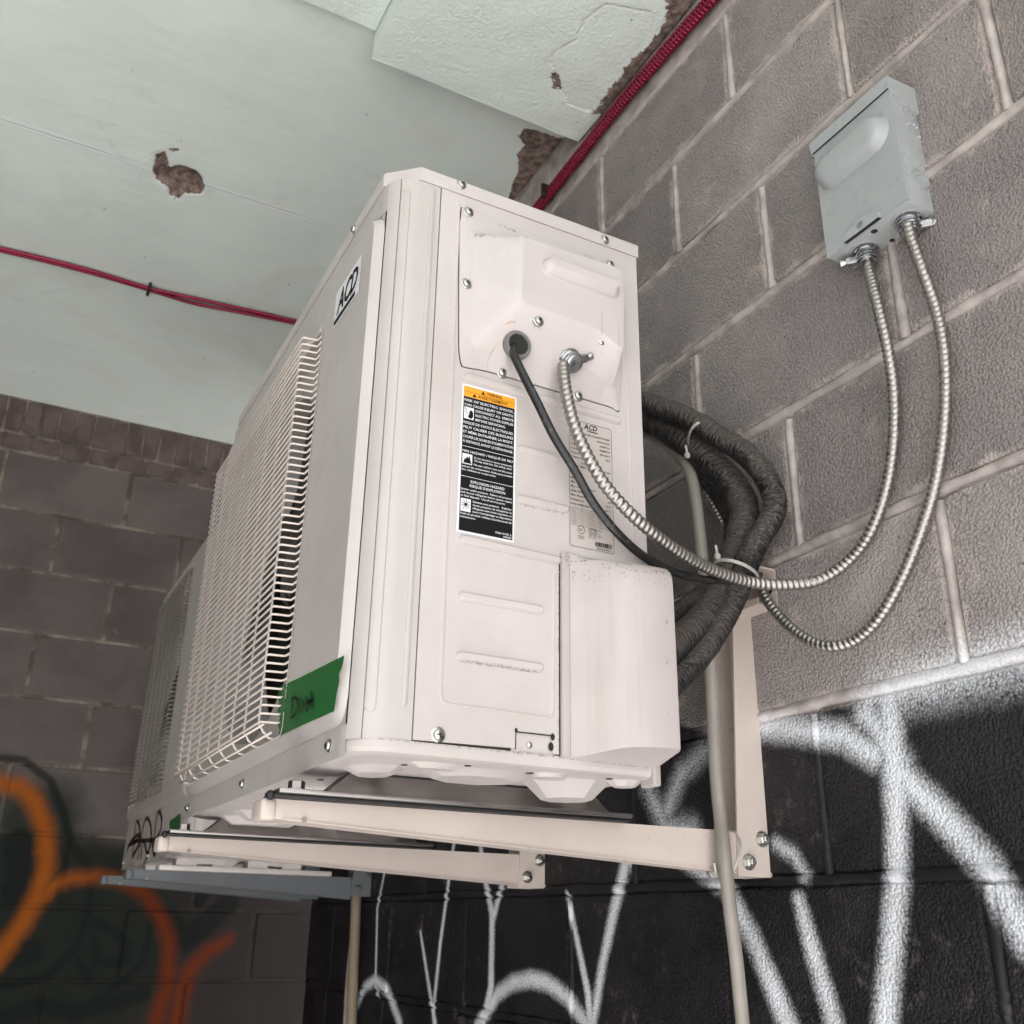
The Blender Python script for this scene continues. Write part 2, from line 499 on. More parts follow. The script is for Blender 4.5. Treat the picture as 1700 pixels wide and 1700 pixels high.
# ---- the mounting wall: grey concrete block, black paint below the fifth joint down, white spray strokes
# half widths and softness below are metres
R_STROKES = [
 ([(0.8132,0.2543), (0.7362,0.2598), (0.6199,0.2575)], .010, .020),
 ([(1.021,0.2481), (0.9533,0.2331), (0.8844,0.2156), (0.8417,0.1889)], 0.0103, 0.0081),
 ([(0.8414,0.2489), (0.8126,0.2577), (0.7353,0.2649), (0.6177,0.2686)], 0.0056, 0.0162),
 ([(0.8453,0.2355), (0.8243,0.2082), (0.808,0.1694)], 0.0113, 0.0104),
 ([(0.8106,0.2538), (0.8129,0.1865), (0.8172,0.1348)], 0.0123, 0.0069),
 ([(0.8172,0.1348), (0.8289,0.0541), (0.8528,-0.0298), (0.8717,-0.0945)], 0.0108, 0.0063),
 ([(0.8087,0.165), (0.7617,0.1175), (0.7132,0.062), (0.6827,-0.0033)], 0.0113, 0.0075),
 ([(0.9839,0.0348), (0.9693,-0.0146), (0.9423,-0.1003)], [0.0056, 0.0085, 0.0094], 0.0058),
 ([(1.2138,0.0932), (1.1184,0.0535), (1.0718,-0.0099), (1.0167,-0.1064)], [0.0056, 0.0085, 0.0103, 0.0113], 0.0063),
 ([(1.0159,0.102), (0.9855,0.0863), (0.9698,0.0636)], 0.0018, 0.0069),
 ([(1.0867,0.2403), (1.1466,0.2321), (1.2046,0.2082), (1.2404,0.1608)], .0035, .012),
 ([(1.2884,0.1955), (1.2464,0.1386), (1.1829,0.1308)], .003, .013),
 ([(2.3655,0.1253), (2.4045,0.0356), (2.3852,-0.1282), (2.3625,-0.1467)], 0.0042, 0.0029),
 ([(2.4998,-0.1777), (2.455,-0.1368), (2.3912,-0.1172), (2.3049,-0.135), (2.2245,-0.1942)], 0.0085, 0.0052),
 ([(2.1367,-0.0138), (2.1035,-0.0733), (2.0533,-0.1594), (2.0414,-0.1853)], [0.0030, 0.0050, 0.0060, 0.0090], 0.0029),
 ([(1.9819,0.1633), (2.004,0.0823), (2.0315,-0.0306), (2.0533,-0.1594)], 0.0055, 0.0029),
 ([(1.8597,0.1504), (1.8315,0.0777), (1.8005,0.0222), (1.7989,-0.1025), (1.8186,-0.1431), (1.8418,-0.1693)], [0.0060, 0.0060, 0.0090, 0.0090, 0.0100, 0.0120], 0.0033),
 ([(1.759,0.0789), (1.7929,0.019)], 0.0065, 0.0039),
 ([(1.8517,-0.1701), (1.7721,-0.1109), (1.7173,-0.0906), (1.6517,-0.0809), (1.5897,-0.0844), (1.5315,-0.1016), (1.4738,-0.1357)], 0.0095, 0.0052),
 ([(1.5282,0.0519), (1.5131,0.0187), (1.4933,-0.0285), (1.4658,-0.0935), (1.4599,-0.1346)], [0.0030, 0.0055, 0.0060, 0.0070, 0.0090], 0.0029),
 ([(1.3324,0.1245), (1.3518,0.0951), (1.3863,0.0288), (1.423,-0.0496), (1.4529,-0.1341)], [0.0110, 0.0095, 0.0090, 0.0070, 0.0070], 0.0046),
]
F_ORANGE = [
 ([(0.0485,0.3756), (0.0948,0.3755), (0.139,0.3716), (0.1873,0.3286), (0.2319,0.25), (0.2518,0.1572), (0.2461,0.0771), (0.219,-0.0083), (0.1599,-0.1182)], .026, .015),
 ([(0.2503,0.0537), (0.2799,0.0933), (0.3302,0.1154), (0.3979,0.1229), (0.4733,0.1132), (0.5463,0.0804), (0.6028,0.0153), (0.6406,-0.0585), (0.6522,-0.1787), (0.6324,-0.2869)], [.02, .018, .017, .017, .018, .02, .021, .021, .023, .024], .015),
 ([(0.8233,-0.0481), (0.7622,-0.087), (0.7181,-0.1318), (0.6986,-0.1891), (0.6949,-0.3047)], [.014, .02, .024, .026, .026], .015),
]
F_DARK = [
 ([(0.0505,0.4507), (0.1345,0.4506), (0.2198,0.3956), (0.2747,0.2985), (0.3097,0.2154), (0.3729,0.1481), (0.3934,0.0454), (0.3756,-0.0723), (0.3103,-0.1536), (0.1882,-0.1843)], .012, .006),
 ([(0.1626,0.2083), (0.188,0.1241), (0.1811,0.0735)], .040, .010),
 ([(0.189,-0.1055), (0.25,-0.0893)], .035, .010),
 ([(0.3828,-0.1149), (0.4212,-0.1639), (0.4352,-0.105), (0.4202,-0.0553)], .012, .006),
 ([(0.4188,-0.005), (0.4746,-0.0295), (0.5195,-0.0713), (0.5134,-0.1215), (0.4538,-0.1149)], .014, .006),
 ([(0.6064,0.0154), (0.6928,-0.0528), (0.8106,0.0552)], .034, .010),
 ([(0.5791,-0.0196), (0.5693,-0.1215), (0.4996,-0.1872), (0.3952,-0.2658)], .012, .007),
 ([(0.203,-0.2618), (0.2921,-0.2325), (0.409,-0.2503), (0.5888,-0.2046)], .022, .010),
 ([(0.7157,0.0529), (0.7465,0.1077), (0.8194,0.1099)], .016, .008),
]
F_GREEN = [([(0.2604,-0.0568), (0.3763,0.045), (0.5486,-0.0541), (0.4486,-0.1868), (0.2544,-0.2006)], .15, .08), ([(0.2027,0.2624), (0.2425,0.0418)], .13, .06), ([(0.3706,0.183), (0.4637,0.1516)], .05, .05)]

def near_strokes(lines, reg):
    """the strokes (cut into their single segments) that reach into a region of the wall"""
    out = []
    for pts, r, soft in lines:
        rs = r if isinstance(r, (list, tuple)) else [r] * len(pts)
        for a, b, ra, rb in zip(pts, pts[1:], rs, rs[1:]):
            e = max(ra, rb) + soft * 3.4 + 0.004
            if min(a[0], b[0]) - e < reg[1] and max(a[0], b[0]) + e > reg[0] and min(a[1], b[1]) - e < reg[3] and max(a[1], b[1]) + e > reg[2]:
                out.append(((a, b), (ra, rb), soft))
    return out
WALL_MATS = {}
def wall_material(name, joint, far=False, reg=(0, 0, 9, 9)):
    sets = [near_strokes(L, reg) for L in ((F_GREEN, F_DARK, F_ORANGE) if far else (R_STROKES,))]
    black = (not far) and reg[2] < 0.29
    key = (name, black, str(sets))
    if key in WALL_MATS: return WALL_MATS[key]
    n = N(name, 0.85, 0.12)
    WALL_MATS[key] = n.m
    P = n.pos(); s = n.sep(P)
    fine = n.noise(330 if not far else 160, 3, 0.65); grain = n.math('ADD', n.math('MULTIPLY', n.voro(270 if not far else 120), 0.62), n.math('MULTIPLY', n.noise(300 if not far else 130, 3, 0.6), 0.42))
    mid = n.noise(26, 4); big = n.noise(4.5, 4)
    if joint:
        c = n.mix(n.rng(mid, 0.3, 0.7), (0.30, 0.265, 0.25), (0.50, 0.445, 0.42)) if not far else n.mix(n.rng(n.noise(9, 5, 0.7), 0.38, 0.62), (0.085, 0.07, 0.062), (0.24, 0.20, 0.172))
    else:
        if not far:
            c = n.mix(n.rng(big, 0.35, 0.65), (0.300, 0.268, 0.263), (0.370, 0.328, 0.316))
            c = n.mix(n.math('MULTIPLY', n.rng(grain, 0.30, 0.62, 0.0, 0.48), n.rng(n.noise(8, 3), 0.3, 0.6, 0.5, 1)), c, (0.120, 0.107, 0.104))  # grain hollows darkened in the colour, as shade in the relief
            c = n.mix(n.rng(n.noise(11, 5, 0.6), 0.58, 0.72, 0, 0.5), c, (0.46, 0.385, 0.325))
        else:
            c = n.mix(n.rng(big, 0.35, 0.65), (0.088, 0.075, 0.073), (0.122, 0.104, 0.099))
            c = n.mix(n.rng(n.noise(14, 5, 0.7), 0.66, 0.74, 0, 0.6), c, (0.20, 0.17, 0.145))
        oi = n.new('ShaderNodeObjectInfo').outputs['Random']
        k = n.rng(oi, 0, 1, 0.84, 1.12, False)
        kc = n.new('ShaderNodeCombineXYZ')
        for q_ in range(3): n.link(k, kc.inputs[q_])
        c = n.mul(c, kc.outputs[0])
        pits = n.math('MULTIPLY', n.rng(n.voro(75), 0.10, 0.20, 1, 0), n.rng(n.noise(17, 3), 0.50, 0.62))
        c = n.mix(n.math('MULTIPLY', pits, 0.6), c, (0.07, 0.06, 0.055))
        # mortar smeared over the edges of each block
        o = n.sep(n.obj())
        ey = n.math('SUBTRACT', 0.195, n.math('ABSOLUTE', o[0]))
        ez = n.math('SUBTRACT', 0.0967, n.math('ABSOLUTE', o[2]))
        e = n.math('MINIMUM', ey, ez)
        e = n.math('ADD', e, n.math('MULTIPLY', n.math('SUBTRACT', n.noise(30, 5, 0.68), 0.5), 0.052 if not far else 0.02))
        c = n.mix(n.rng(e, -0.001, 0.013, 0.85 if not far else 0.45, 0), c, (0.47, 0.405, 0.375) if not far else (0.16, 0.135, 0.115))
    if black:
        pc = plane_coords(n, 1, 2)
        edge = n.math('ADD', n.math('ADD', s[2], n.math('MULTIPLY', n.rng(s[1], 1.05, 1.35, 0, 1), -0.055)), n.math('MULTIPLY', n.math('SUBTRACT', n.noise(16, 3), 0.5), 0.022))
        blk = n.rng(edge, 0.243, 0.257, 1, 0)
        worn = n.math('MULTIPLY', n.rng(n.noise(26, 6, 0.75), 0.54, 0.68), n.rng(n.noise(3.2, 2), 0.44, 0.58))
        bc = n.mix(n.rng(n.noise(9, 4), 0.35, 0.7), (0.009, 0.008, 0.010), (0.019, 0.017, 0.020))
        bc = n.mix(n.math('MULTIPLY', worn, 0.7), bc, (0.115, 0.102, 0.092))
        bc = n.mix(n.rng(fine, 0.60, 0.76, 0, 0.35), bc, (0.085, 0.08, 0.08))
        c = n.mix(blk, c, bc)
        d = strokes(n, pc, sets[0]) if sets[0] else 9.0
        if sets[0]:
            d = n.math('ADD', d, n.math('MULTIPLY', n.math('SUBTRACT', n.noise(28, 3, .6), 0.5), 0.7))
            dens = n.rng(d, -1.5, 2.3, 1, 0)
            g2 = n.math('ADD', n.math('MULTIPLY', n.noise(430, 2), 0.5), n.math('MULTIPLY', n.math('SUBTRACT', 1.0, grain), 0.5))
            midw = n.math('MULTIPLY', n.math('MULTIPLY', dens, n.math('SUBTRACT', 1.0, dens)), 4.0)
            cov = n.math('ADD', n.math('MULTIPLY', dens, n.rng(n.noise(9, 3), 0.3, 0.65, 0.80, 1.05)), n.math('MULTIPLY', n.math('MULTIPLY', n.math('SUBTRACT', g2, 0.5), 2.4), n.math('ADD', n.math('MULTIPLY', midw, 0.55), n.math('MULTIPLY', dens, 0.35))), clamp=True)
            c = n.mix(n.math('MULTIPLY', cov, 0.95), c, (0.83, 0.855, 0.90))
        n.rough(n.mix(blk, (0.9, 0.9, 0.9), (0.55, 0.55, 0.55)))
        n.put(n.b.inputs['Specular IOR Level'], n.math('ADD', 0.12, n.math('MULTIPLY', blk, 0.13)))
    if far:
        pc = plane_coords(n, 0, 2)
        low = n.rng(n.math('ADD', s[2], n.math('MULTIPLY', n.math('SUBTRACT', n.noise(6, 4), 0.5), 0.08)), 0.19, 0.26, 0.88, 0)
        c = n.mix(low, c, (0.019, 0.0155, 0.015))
        if sets[0]:
            dg = n.rng(n.math('ADD', strokes(n, pc, sets[0]), n.math('MULTIPLY', n.math('SUBTRACT', n.noise(7, 4), 0.5), 1.5)), -0.9, 1.2, 0.85, 0)
            c = n.mix(dg, c, (0.014, 0.018, 0.014))
        if sets[1]:
            dd = n.rng(n.math('ADD', strokes(n, pc, sets[1]), n.math('MULTIPLY', n.noise(30, 3), 0.8)), -0.8, 1.6, 0.75, 0)
            c = n.mix(dd, c, (0.009, 0.012, 0.011))
        if sets[2]:
            do = n.rng(n.math('ADD', strokes(n, pc, sets[2]), n.math('MULTIPLY', n.math('ADD', n.math('MULTIPLY', n.math('SUBTRACT', n.noise(20, 4, .7), .5), 1.6), n.math('SUBTRACT', fine, 0.5)), 1.0)), -1.6, 1.5, 0.92, 0)
            c = n.mix(do, c, n.mix(n.rng(s[0], 0.30, 0.55), (0.29, 0.075, 0.008), (0.13, 0.024, 0.006)))
    n.color(c)
    if joint:
        h1 = n.bump(mid, 0.5, 0.006)
        n.normal(n.bump(fine, 0.35, 0.0014, h1))
    else:
        h1 = n.bump(n.noise(18, 5, 0.6), 0.35, 0.008)
        n.normal(n.bump(grain, 1.0 if not far else 0.3, -0.0034, h1))
    return n.m
M_JOINT = wall_material('pink_grey_mortar', True)
M_FJOINT = wall_material('dark_mortar', True, True)
n = N('old_brick', 0.9, 0.2)
n.color(n.mix(n.rng(n.noise(12, 4), 0.35, 0.65), (0.085, 0.062, 0.055), (0.13, 0.10, 0.088)))
n.normal(n.bump(n.noise(90, 4), 0.6, 0.004)); M_BRICK = n.m

# ---- painted ceiling and beam
def ceil_material(name, base, stipple):
    n = N(name, 0.55, 0.3)
    big = n.noise(2.2, 4); mid = n.noise(15, 5, 0.6)
    c = n.mix(n.rng(big, 0.35, 0.65), tuple(b * 0.93 for b in base), base)
    c = n.mix(n.rng(n.noise(1, 4, 0.6, vec=n.scale(n.pos(), (3, 11, 3))), 0.5, 0.75, 0, 0.25), c, tuple(b * 0.82 for b in base))
    wob = n.math('MULTIPLY', n.math('SUBTRACT', n.noise(75, 6, 0.7), 0.5), 0.040 if stipple else 0.016)
    bare = n.rng(n.math('ADD', n.attr('bare'), wob), -0.0006, 0.0006, 1, 0)
    rock = n.mix(n.rng(n.noise(60, 5, 0.65), 0.35, 0.65), (0.10, 0.07, 0.058), (0.30, 0.225, 0.19))
    rim_ = n.math('MULTIPLY', n.rng(n.math('ADD', n.attr('bare'), wob), 0.0006, 0.0055, 1, 0), n.rng(n.noise(45, 3), 0.4, 0.6))
    c = n.mix(n.math('MULTIPLY', rim_, 0.75), c, (0.80, 0.78, 0.70))
    st = n.math('MULTIPLY', n.rng(n.noise(1.7, 5, 0.65, dist=1.2), 0.52, 0.70), 0.30)
    c = n.mix(st, c, tuple(b * k for b, k in zip(base, (0.80, 0.74, 0.70))))
    w_ = n.new('ShaderNodeTexVoronoi'); w_.feature = 'DISTANCE_TO_EDGE'; w_.inputs['Scale'].default_value = 1.6
    n.link(n.pos(), w_.inputs['Vector'])
    crack = n.math('MULTIPLY', n.rng(n.math('ADD', w_.outputs['Distance'], n.math('MULTIPLY', n.math('SUBTRACT', n.noise(9, 5, 0.7), 0.5), 0.10)), 0.0, 0.004, 1, 0), n.rng(n.noise(2.3, 2), 0.5, 0.6))
    c = n.mix(n.math('MULTIPLY', n.math('ABSOLUTE', crack), 0.08), c, (0.20, 0.21, 0.19))
    c = n.mix(bare, c, rock)
    # small pits
    pit = n.math('MULTIPLY', n.rng(n.voro(13), 0.03, 0.055, 1, 0), n.rng(n.noise(5, 1), 0.50, 0.55))
    c = n.mix(n.math('MULTIPLY', pit, 0.6), c, (0.16, 0.16, 0.13))
    chips = n.math('MULTIPLY', n.rng(n.noise(34, 4, 0.7), 0.66, 0.70), n.rng(n.noise(3.1, 3), 0.52, 0.62))
    c = n.mix(n.math('MULTIPLY', chips, 0.5), c, (0.84, 0.86, 0.80))
    rid = n.rng(n.math('ADD', n.attr('ridge'), n.math('MULTIPLY', n.math('SUBTRACT', n.noise(40, 4), 0.5), 0.004)), 0.0, 0.006, 1, 0)
    rid = n.math('MULTIPLY', rid, n.math('SUBTRACT', 1.0, bare))
    spot = n.math('MULTIPLY', n.rng(n.noise(6.5, 6, 0.72), 0.60, 0.74), 0.35)
    c = n.mix(spot, c, tuple(b * 0.72 for b in base))
    c = n.mix(n.math('MULTIPLY', rid, 0.75), c, tuple(min(.9, b * 1.2) for b in base))
    n.color(c)
    h = n.bump(mid, 0.25 if not stipple else 0.5, 0.004)
    h = n.bump(rid, 0.5, 0.003, h)
    if stipple: h = n.bump(n.noise(130, 3, 0.6), 0.7, 0.0035, h)
    else:
        h = n.bump(n.noise(1, 4, 0.6, vec=n.scale(n.pos(), (12, 30, 20))), 0.28, 0.005, h)
    h = n.bump(bare, 0.8, -0.004, h)
    n.normal(h)
    return n.m
M_CEIL = ceil_material('pale_green_ceiling_paint', (0.76, 0.83, 0.78), False)
M_BEAM = ceil_material('pale_green_stippled_paint', (0.79, 0.865, 0.81), True)
n = N('concrete_floor', 0.8, 0.3)
n.color(n.mix(n.noise(2, 6, 0.6), (0.42, 0.415, 0.41), (0.54, 0.535, 0.53)))
n.normal(n.bump(n.noise(40, 5), 0.4, 0.004)); M_FLOOR = n.m
n = N('plain_plaster', 0.85, 0.3); n.color(n.mix(n.noise(5, 4), (0.13, 0.127, 0.125), (0.18, 0.175, 0.17))); M_PLAIN = n.m

# ---------------------------------------------------------------- the setting
WX, FY, CZ, FZ = 0.912, 3.50, 1.655, -1.5
YE = -0.7      # the passage is open to daylight on this side, behind the camera

def sheet(name, pts, mat, **props):
    me = bpy.data.meshes.new(name); me.from_pydata(pts, [], [tuple(range(len(pts)))]); return obj(name, me, mat, **props)
sheet('ground', [(-150, -150, FZ), (150, -150, FZ), (150, 150, FZ), (-150, 150, FZ)], M_FLOOR, kind='structure')

def mortar_face(name, parent, far, a0, a1, z0, z1):
    """the wall's mortar face, in squares of which each carries only the paint strokes that reach it"""
    me = bpy.data.meshes.new(name); V = []; F = []; mi = []; mats = []
    na, nz = int(round((a1 - a0) / 0.3)), int(round((z1 - z0) / 0.25))
    for i in range(na):
        for j in range(nz):
            u0, u1 = a0 + (a1 - a0) * i / na, a0 + (a1 - a0) * (i + 1) / na; w0, w1 = z0 + (z1 - z0) * j / nz, z0 + (z1 - z0) * (j + 1) / nz
            m_ = wall_material('dark_mortar' if far else 'pink_grey_mortar', True, far, (u0, u1, w0, w1))
            if m_ not in mats: mats.append(m_)
            k = len(V)
            V += [(u0, FY - .0005, w0), (u1, FY - .0005, w0), (u1, FY - .0005, w1), (u0, FY - .0005, w1)] if far else [(WX - .0005, u1, w0), (WX - .0005, u0, w0), (WX - .0005, u0, w1), (WX - .0005, u1, w1)]
            F.append((k, k + 1, k + 2, k + 3)); mi.append(mats.index(m_))
    me.from_pydata(V, [], F)
    for m_ in mats: me.materials.append(m_)
    me.polygons.foreach_set('material_index', mi)
    return obj(name, me, None, parent)

def slab(name, x0, x1, y0, y1, z0, z1, mat, **props):
    bm = bmesh.new(); box(bm, x0, x1, y0, y1, z0, z1); me = bpy.data.meshes.new(name); bm.to_mesh(me); bm.free()
    return obj(name, me, mat, **props)
wall_right = slab('wall_right', WX, WX + 0.3, YE, 2.93, FZ, CZ + 0.3, M_JOINT, kind='structure', label='grey concrete block mounting wall with black paint and white spray strokes below')
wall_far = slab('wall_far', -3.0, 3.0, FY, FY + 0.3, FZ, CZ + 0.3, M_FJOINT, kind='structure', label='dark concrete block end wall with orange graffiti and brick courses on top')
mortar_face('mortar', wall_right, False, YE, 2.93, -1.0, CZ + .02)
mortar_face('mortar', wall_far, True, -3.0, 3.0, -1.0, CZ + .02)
slab('unseen_wall_left', -2.7, -2.4, YE, FY + 0.3, FZ, CZ + 0.3, M_PLAIN, kind='structure')  # unseen wall, invented to hold back light from the left

# blocks: one shape in five uneven versions, face centre at the origin, facing -Y; turned for the mounting wall
def block_mesh(w, h, seed, mat, d=0.0058, jit=0.0022):
    rnd = random.Random(seed); bm = bmesh.new()
    def ring(ins, y, j):
        hw, hh = w / 2 - ins, h / 2 - ins; c = min(0.005, h * 0.1)
        p = [(-hw + c, -hh), (-hw / 3, -hh), (hw / 3, -hh), (hw - c, -hh), (hw, -hh + c), (hw, hh - c), (hw - c, hh), (hw / 3, hh), (-hw / 3, hh), (-hw + c, hh), (-hw, hh - c), (-hw, -hh + c)]
        return [(x + rnd.uniform(-j, j), y, z + rnd.uniform(-j, j)) for x, z in p]
    R = loops(bm, [ring(0, d + 0.01, 0), ring(0, d, jit), ring(d * 0.9, 0, jit)], cap1=True)
    fix(bm); me = bpy.data.meshes.new('block'); bm.to_mesh(me); bm.free()
    for p in me.polygons: p.use_smooth = len(p.vertices) == 4
    me.materials.append(mat); return me

def lay(parent, name, meshes, places, rot, far=None):
    for i, (p, (sx, sz)) in enumerate(places):
        o = bpy.data.objects.new(name, meshes[i * 7 % len(meshes)]); COL.objects.link(o)
        o.parent = parent; o.location = p; o.rotation_euler = (random.uniform(-.004, .004), 0, rot + random.uniform(-.003, .003)); o.scale = (sx, 1, sz)
        if far is not None:
            a = p[0] if far else p[1]
            o.material_slots[0].link = 'OBJECT'
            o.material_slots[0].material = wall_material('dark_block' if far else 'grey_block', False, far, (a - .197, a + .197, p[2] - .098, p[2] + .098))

CH = 0.2035
near_blocks = [block_mesh(0.389, 0.1925, 10 + k, M_JOINT) for k in range(5)]
far_blocks = [block_mesh(0.389, 0.1925, 30 + k, M_FJOINT) for k in range(5)]
joints = {-3: .93, -2: .74, -1: .94, 0: .932, 1: .706, 2: .926, 3: .716, 4: .932, 5: .745, 6: .98}
joints[-1] = .72
pl = []
for k, j in joints.items():
    z = 0.058 + CH * k + CH / 2
    y = j + 0.2 - 0.4 * 3
    while y < 2.93:
        y0, y1 = max(y - .2, -0.45), min(y + .2, 2.93)
        if y1 - y0 > 0.05 and y1 > -0.4:
            pl.append(((WX - 0.0058, (y0 + y1) / 2, z), ((y1 - y0 - 0.011) / 0.389, 1)))
        y += 0.4
lay(wall_right, 'block', near_blocks, pl, -math.pi / 2, False)
def mortar_beads():
    V = []; F = []; mi = []; mats = []
    def strip(pts, w, seed):
        first = len(V); n_ = len(pts)
        for i, (y, z, ny, nz) in enumerate(pts):
            e = noise.noise(Vector((y * 9, z * 9, seed))) ; e2 = noise.noise(Vector((y * 28, z * 28, seed + 5))); ww = w * (1 + .42 * e + .30 * e2); hh = .0010 + .0018 * (e2 + .3) ; sh = .0022 * noise.noise(Vector((y * 5, z * 5, seed + 9)))
            for t, h in ((-1, -.0045), (-.72, -.0010), (-.3, hh), (.25, hh * .9), (.72, -.0012), (1, -.0045)):
                V.append((WX - .0058 - h, y + ny * (t * ww + sh), z + nz * (t * ww + sh)))
            if i:
                a = first + (i - 1) * 6; b = a + 6; m_ = wall_material('pink_grey_mortar', True, False, (round(y / .3) * .3 - .17, round(y / .3) * .3 + .17, round(z / .25) * .25 - .15, round(z / .25) * .25 + .15))
                if m_ not in mats: mats.append(m_)
                for q in range(5): F.append((a + q, b + q, b + q + 1, a + q + 1)); mi.append(mats.index(m_))
    for k in range(-3, 8):
        z = 0.058 + CH * k; ys = np.arange(-.45, 2.925, .011)
        strip([(y, z, 0, 1) for y in ys], .0080, k * 3.1)
    for k, j in joints.items():
        y = j - 1.2
        while y < 2.9:
            if y > -.4: strip([(y, z, 1, 0) for z in np.arange(.058 + CH * k + .004, .058 + CH * (k + 1) - .002, .011)], .0072, y * 7.7)
            y += .4
    me = bpy.data.meshes.new('mortar'); me.from_pydata(V, [], F)
    for m_ in mats: me.materials.append(m_)
    me.polygons.foreach_set('material_index', mi); me.polygons.foreach_set('use_smooth', [True] * len(F))
    bm = bmesh.new(); bm.from_mesh(me); fix(bm); bm.to_mesh(me); bm.free()
    obj('mortar', me, None, wall_right, kind='stuff')
mortar_beads()
pl = []
for k in range(-3, 7):
    z = 0.035 + CH * k + CH / 2
    x = (0.1 if k % 2 else 0.3) - 1.6 + 0.2
    while x < 1.6:
        pl.append(((x, FY - 0.0058, z), (1, 1))); x += 0.4
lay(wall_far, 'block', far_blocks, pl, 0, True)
# two brick courses under the ceiling
hb = [block_mesh(0.089, 0.053, 50 + k, M_BRICK, 0.003, 0.002) for k in range(4)]
sb = [block_mesh(0.051, 0.124, 60 + k, M_BRICK, 0.003, 0.002) for k in range(4)]
pl = []; z0 = 0.035 + CH * 7
x = -0.55
while x < 1.5: pl.append(((x, FY - 0.004 + random.uniform(-.003, .002), z0 + 0.032), (random.uniform(.95, 1.02), 1))); x += 0.0935
lay(wall_far, 'brick', hb, pl, 0)
pl = []; x = -0.55
while x < 1.5: pl.append(((x, FY - 0.004 + random.uniform(-.004, .002), z0 + 0.064 + 0.065), (random.uniform(.94, 1.05), random.uniform(.96, 1.02)))); x += 0.056
lay(wall_far, 'brick', sb, pl, 0)

# ceiling
HOLE = [(0.1214,2.022), (0.1376,2.0587), (0.1382,2.0747), (0.1601,2.05), (0.1977,2.049), (0.2153,2.0655), (0.2292,2.1005), (0.2252,2.1337), (0.1909,2.1438), (0.1797,2.1764), (0.1597,2.1698), (0.1507,2.1438), (0.1181,2.1274), (0.1066,2.0921), (0.1071,2.0502), (0.101,2.0422)]
CRES = [(0.1208,2.0156), (0.1366,1.998), (0.1562,1.9939), (0.1413,2.0088)]
WFLAKE = [(0.8171,1.5533), (0.821,1.5808), (0.8444,1.5982), (0.8427,1.6301), (0.8716,1.6782), (0.8822,1.732), (0.908,1.8132), (0.9385,1.684), (0.9419,1.523), (0.897,1.5434), (0.8747,1.5428), (0.8434,1.5452)]
SEAM1 = [(-0.2963,2.0977), (0.0732,2.0895), (0.236,2.0953), (0.6941,2.0869)]
SEAM2 = [(0.2064,3.393), (0.4218,3.406), (0.6762,3.3822)]
SEAM3 = [(-0.2561,2.727), (0.2047,2.7204), (0.7117,2.7671)]
SEAM4 = [(0.4142,1.6887), (0.8655,1.7004)]
DENT = [(0.113,2.0176), (0.0831,2.0657), (0.0765,2.111), (0.0936,2.1493)]
CZN = 1.655
def ceil_z(P, A):
    z = np.full(len(P), CZN)
    h = A['hole']
    nz = np.array([noise.noise(Vector((x * 60, y * 60, 0))) for x, y in P[h < 0.02]]) if (h < 0.02).any() else 0
    z[h < 0.02] += np.clip(-h[h < 0.02] * 0.9, -0.0, 0.016) + np.where(h[h < 0.02] < 0, nz * 0.005, 0)
    z += 0.0012 * np.sin(P[:, 0] * 5 + 1) * np.cos(P[:, 1] * 4)
    z -= np.where(A['bare'] > 0.002, 0.0016, 0) * np.exp(-(A['ridge'] / 0.004) ** 2)
    return z
lines = {'hole': lambda P: d_poly(P, HOLE),
         'bare': lambda P: np.minimum(np.minimum(d_poly(P, HOLE), d_poly(P, CRES)), d_poly(P, WFLAKE)),
         'ridge': lambda P: np.minimum.reduce([d_line(P, SEAM1), d_line(P, SEAM2), d_line(P, DENT) + .001, d_line(P, SEAM3) + .003, d_line(P, SEAM4) + .003])}
ceiling = grid_sheet('ceiling', -0.75, WX, 0.9, FY, 0.0085, ceil_z, M_CEIL, lines, flip=True, kind='structure')
def ceil_rest(name, x0, x1, y0, y1):
    return grid_sheet(name, x0, x1, y0, y1, 0.3, lambda P, A: np.full(len(P), CZN), M_CEIL, {'bare': lambda P: np.full(len(P), 1.0), 'ridge': lambda P: np.full(len(P), 1.0)}, flip=True, parent=ceiling)
ceil_rest('ceiling_panel', -3.0, -0.75, YE, FY)
ceil_rest('ceiling_panel', -0.75, WX, YE, 0.9)
slab('roof_slab', -3.3, WX + 0.3, YE, FY + 0.3, CZN + 0.05, CZN + 0.35, M_PLAIN, kind='structure')

# the beam end that drops below the ceiling beside the wall, and the shallow band beside it
SX0, SX1, SY0, SY1, SZ = 0.43, WX - 0.006, YE, 1.464, 1.582
BFLAKE = [(0.8667,1.0832), (0.8849,1.116), (0.8884,1.1423), (0.889,1.171), (0.8874,1.2116), (0.8815,1.2387), (0.8887,1.2732), (0.8844,1.3134), (0.8909,1.3488), (0.888,1.3771), (0.9084,1.3717), (0.9196,1.32), (0.9197,1.2127), (0.9165,1.1097), (0.9055,1.0224), (0.8561,0.993), (0.8206,1.0123), (0.8444,1.0673)]
BSPOT = [(0.7612,1.3165), (0.7802,1.3325), (0.7945,1.3498), (0.7838,1.3557), (0.7669,1.3362)]
BLINE = [(0.8491,1.1139), (0.7661,1.138), (0.7602,1.1578), (0.7515,1.1886), (0.7606,1.2345), (0.7411,1.2748), (0.7391,1.3045), (0.7612,1.3165), (0.7969,1.3539), (0.8328,1.3806), (0.882,1.3746)]
BPATCH = BLINE + [(0.8844,1.3134), (0.8815,1.2387), (0.8884,1.1423)]
